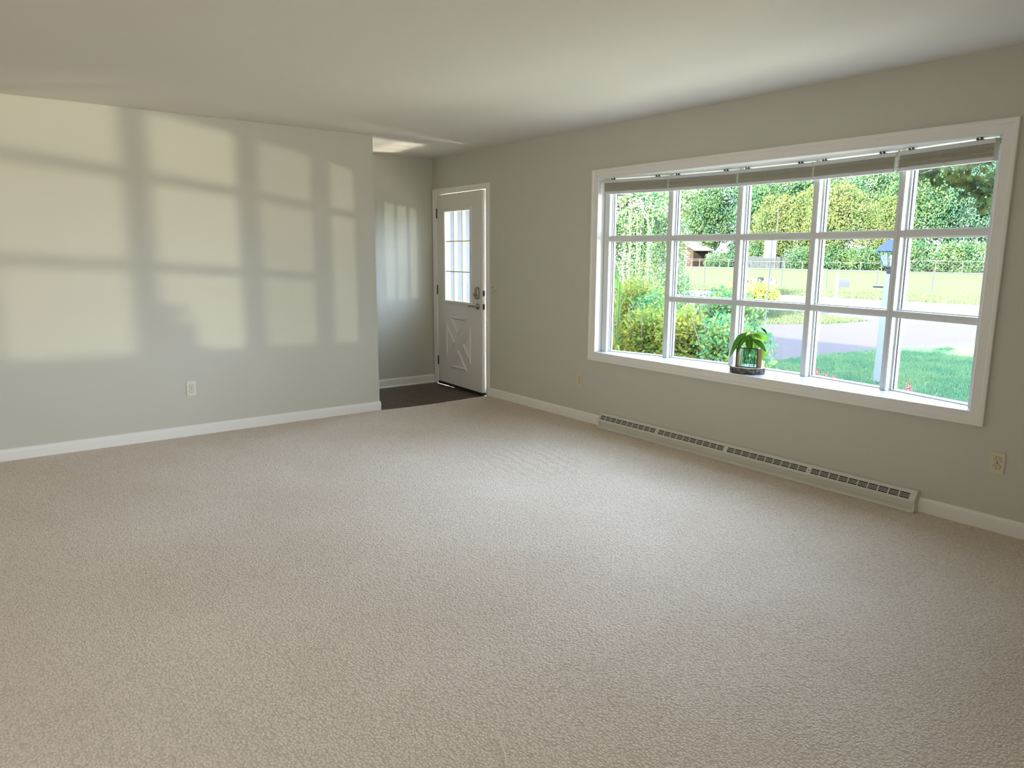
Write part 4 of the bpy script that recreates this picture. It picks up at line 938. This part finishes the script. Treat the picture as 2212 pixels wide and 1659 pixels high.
# ------------------------------------------------------------------ maple in the front yard (trunk out of frame)
mt = tag(empty('maple_tree', (6.2, -5.6, GZ)), 'maple branch of olive and bronze leaves hanging at the upper right of the window', 'tree')
O_ = Vector((6.2, -5.6, GZ))
MB().tube([(0, 0, 0), (.05, .05, 1.2), (0, .1, 2.6), (-.2, .3, 4.4)], [.20, .16, .14, .10], 10).build('trunk', M['trunk'], mt, smooth=True)
def rel(x, y, z): return Vector((x, y, z))-O_
q = MB(); q.tube([rel(6.2, -5.5, 2.0), rel(5.6, -4.5, 2.9), rel(5.0, -3.6, 2.95), rel(4.6, -2.9, 2.65), rel(4.4, -2.45, 2.35)], [.06, .045, .03, .02, .008], 7)
tw = [((4.75, -3.1, 2.75), (4.5, -2.85, 2.3), (4.5, -2.74, 1.96)), ((4.7, -3.0, 2.7), (4.5, -2.6, 2.45), (4.45, -2.38, 2.2)), ((4.6, -2.85, 2.55), (4.4, -2.3, 2.38), (4.4, -1.98, 2.30)), ((4.9, -3.4, 2.9), (4.7, -3.0, 2.5), (4.6, -2.82, 2.2)),
      ((4.6, -2.85, 2.62), (4.5, -2.5, 2.35), (4.5, -2.52, 2.12))]
for p in tw: q.tube([rel(*a_) for a_ in p], [.012, .008, .003], 5)
q.build('branch', M['trunk'], mt, smooth=True)
half = [(0, -.52), (.06, -.30), (.30, -.36), (.24, -.22), (.52, -.10), (.44, -.02), (.56, .20), (.34, .16), (.28, .22), (.20, .18), (.24, .40), (.12, .36), (0, .58)]
poly = half+[(-x, y) for x, y in reversed(half[1:-1])]
vs_ = [(x, y, .10*abs(x)) for x, y in poly]; n_ = len(vs_); vs_.append((0, -.1, 0))
mls = []
for _ in range(3):
    me = bpy.data.meshes.new('maple_leaf'); me.from_pydata([(x+random.uniform(-.03, .03), y+random.uniform(-.03, .03), z+random.uniform(-.05, .05)) for x, y, z in vs_], [], [(k, (k+1) % n_, n_) for k in range(n_)]); me.materials.append(M['maple']); mls.append(me)
cnt = 0
segs = tw+[((4.5, -2.74, 2.3), (4.5, -2.72, 2.1), (4.5, -2.74, 1.95)), ((4.45, -2.1, 2.33), (4.5, -2.45, 2.22), (4.5, -2.7, 2.15))]
wts = [1.3, 1.4, 1.2, .7, 1.5, 1.2, 1.2]
for k in range(300):
    p = random.choices(segs, wts)[0]; s_ = random.random(); a_, b_, c_ = [Vector(v) for v in p]
    pos = a_.lerp(b_, s_*2) if s_ < .5 else b_.lerp(c_, s_*2-1)
    pos = pos+Vector((random.gauss(0, .10), random.gauss(0, .055), random.gauss(-.02, .045)))
    o = obj('maple_leaf', mls[k % 3], mt); o.location = pos-O_; sz = random.uniform(.065, .105); o.scale = (sz, sz, sz)
    o.rotation_euler = (R(-90)+random.gauss(0, .7), random.gauss(0, .6), random.gauss(-.6, .8)+math.pi/2*0)
    if random.random() < .5: o.rotation_euler.x += math.pi
